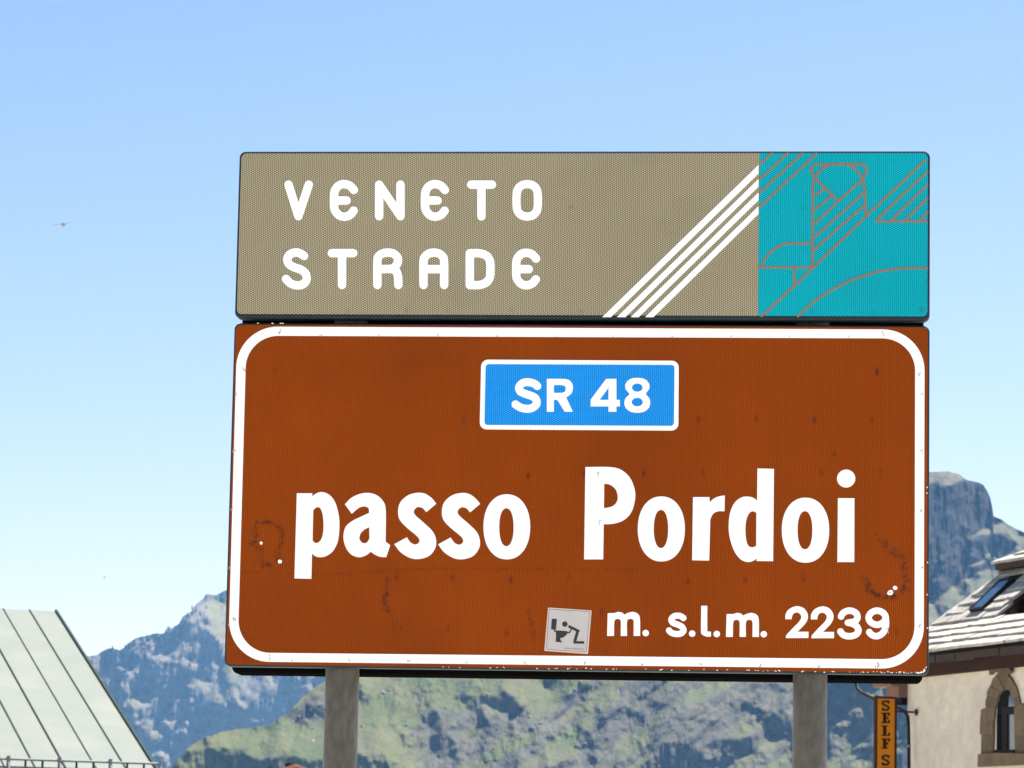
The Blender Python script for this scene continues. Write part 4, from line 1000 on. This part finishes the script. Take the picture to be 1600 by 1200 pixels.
def put(name, me, p, s, sz, rz, label, cat, group):
    o = bpy.data.objects.new(name, me); COL.objects.link(o); o.location = [float(v) for v in p]; o.scale = (s, s, sz); o.rotation_euler = (0, 0, rz)
    return tag(o, label, cat, group)
asx = np.array([p[0] for p in A_sky]); asy = np.array([p[1] for p in A_sky])
def lit_a(x, y):
    return raster(A_lit, np.array([[x]]), np.array([[y]]))[0, 0] > .5
spots = [(175.5,1020,13),(182,1023,10),(160,1026,7),(147,1027,5),(200,1010,8),(196,1014,8),(210,1004,7),(221,1002,9),(232,998,6),(246,994,5),(263,988,11),(266,988,9),(259,989,7),(279,982,8),(284,974,6),(293,962,6),(300,952,7),(322,934,6),(338,935,5),(349,928,5),(272,985,6),(168,1026,6),(190,1018,6)]
for k in range(95):
    x = rt.uniform(132, 350); ys_ = np.interp(x, asx, asy); y = ys_+8+rt.random()**1.5*(110 if x < 280 else 90)
    if lit_a(x, y) and rt.random() < .8: continue
    spots.append((x, y, rt.uniform(4, 8)))
for k, (x, y, h) in enumerate(spots):
    p = probe_a(x, y); D = np.dot(p-CAM, M[:, 1]); s = h/F_PX*D
    sky_t = k < 23
    put('conifer_tree', rt.choice(CM), p-UP*s*.12, s*rt.uniform(1.0,1.5), s*1.05, rt.random()*6, 'dark conifer standing on the skyline of the left mountain' if sky_t else 'dark conifer growing among crags on the left mountain', 'conifer tree', 'conifers along the mountain skyline' if sky_t else 'conifers among the mountain crags')
# boulders on the grassy slope
M_boulder = mat('pale_boulder', (.17, .155, .15), rough=.95, var=.25, scale=.5)
def boulder_mesh(seed):
    r = random.Random(seed); bm = bmesh.new(); bmesh.ops.create_icosphere(bm, subdivisions=2, radius=.5)
    ax = [Vector((r.gauss(0,1), r.gauss(0,1), r.gauss(0,1))).normalized() for _ in range(7)]
    for v in bm.verts:
        d = v.co.normalized(); f = min(1.0, min(.36/max(.05, abs(d.dot(a))) if d.dot(a) > 0 else 9 for a in ax))
        v.co = d*.5*max(.62, f)*r.uniform(.94, 1.06)
    me = bpy.data.meshes.new('boulder'); bm.to_mesh(me); bm.free(); me.materials.append(M_boulder); return me
BMs = [boulder_mesh(i+40) for i in range(5)]
known = [(599,1084,12,'large white boulder on the green slope right of the left post'), (489,1158,11,'rounded grey boulder on the green meadow left of the left post'), (412,1151,6,'small pale boulder in the middle of the green meadow'),
         (777,1141,7,'pale boulder on grass below the dark rock cluster'), (771,1171,9,'flat grey boulder low on the green slope'), (467,1120,8,'blue grey boulder beside the shaded gully left of the left post'),
         (829,1122,9,'pale boulder at the foot of the scree below the dark rocks'), (845,1130,8,'lowest pale boulder of the scree line')]
for x, y, h, lb in known:
    p = probe_b(x, y); D = np.dot(p-CAM, M[:, 1]); s = h/F_PX*D
    o = bpy.data.objects.new('boulder', rt.choice(BMs)); COL.objects.link(o); o.location = [float(v) for v in p]; o.scale = (s*1.1, s, s*.95); o.rotation_euler = (rt.random(), rt.random(), rt.random()*6)
    tag(o, lb, 'boulder', 'boulders on the grassy slope')
for k in range(120):
    if k < 70: x, y = rt.uniform(560, 1000), rt.uniform(1065, 1200)
    elif k < 95: x, y = rt.gauss(690, 40), rt.gauss(1150, 28)
    else: x, y = rt.uniform(430, 510), rt.uniform(1100, 1178)
    if y > 1215 or y < 1062 or x < 300: continue
    h = 3+rt.random()**2*5
    p = probe_b(x, y); D = np.dot(p-CAM, M[:, 1]); s = h/F_PX*D
    o = bpy.data.objects.new('boulder', rt.choice(BMs)); COL.objects.link(o); o.location = [float(v) for v in p]; o.scale = (s*rt.uniform(.9,1.4), s, s*rt.uniform(.7,1)); o.rotation_euler = (rt.random(), rt.random(), rt.random()*6)
    tag(o, 'small weathered boulder scattered over the green slope below the sign', 'boulder', 'boulders on the grassy slope')
# birds
M_bird_b = mat('bird_tan', (.24, .18, .13), rough=.8, var=.2, scale=20); M_bird_w = mat('bird_grey', (.17, .22, .27), rough=.8, var=.2, scale=20)
def bird(name, p, span, roll, yaw_, label, cat, small=False):
    root = empty(name, p); tag(root, label, cat)
    R_ = Matrix.Rotation(yaw_, 3, 'Z') @ Matrix.Rotation(roll, 3, 'Y')
    T = lambda v: np.array(p)+np.array(R_ @ Vector(v))*span
    mb = MB(); ax = [(-.21,.0,.010,.0), (-.19,.0,.04,.028), (-.10,0,.045,.052), (.0,0,.052,.066), (.09,0,.048,.055), (.14,0,.036,.03), (.18,0,.038,.034), (.215,0,.03,.018), (.24,0,.02,.004)]
    mb.tube([T((0, a, b)) for a, _, b, _ in ax], [max(c, .002)*span for *_, c in ax], 10); body = mb.build('body', M_bird_b, root, smooth=True)
    for s in (-1, 1):
        prof = [(.03,.09,-.07,.0),(.12,.105,-.06,.022),(.24,.10,-.05,.035),(.36,.055,-.06,.03),(.46,-.01,-.075,.012),(.5,-.06,-.085,.0)]
        mb = MB(); V = []
        for x, ya, yb, z in prof:
            V += [T((s*x, ya, .06+z)), T((s*x, yb, .055+z)), T((s*x, (ya+yb)/2, .072+z))]
        Fc = []
        for i in range(len(prof)-1):
            a, b = i*3, i*3+3
            Fc += [(a, b, b+2, a+2), (a+2, b+2, b+1, a+1), (a+1, b+1, b, a)]
        mb.add(V, Fc); mb.build('wing', M_bird_w, root)
    mb = MB(); mb.hexa([T(v) for v in ((-.02,-.19,.035),(.02,-.19,.035),(.055,-.34,.03),(-.055,-.34,.03),(-.02,-.19,.045),(.02,-.19,.045),(.055,-.34,.036),(-.055,-.34,.036))]); mb.build('tail', M_bird_w, root)
    return root
bird('bird', at(99.5, 353, 84), .72, math.radians(-11), math.radians(14), 'gliding tan bird with spread grey wings in the blue sky, the larger bird', 'bird')
bird('bird', at(163.5, 903, 190), .28, math.radians(-48), math.radians(60), 'tiny dark bird low in the pale sky above the green roof', 'bird')
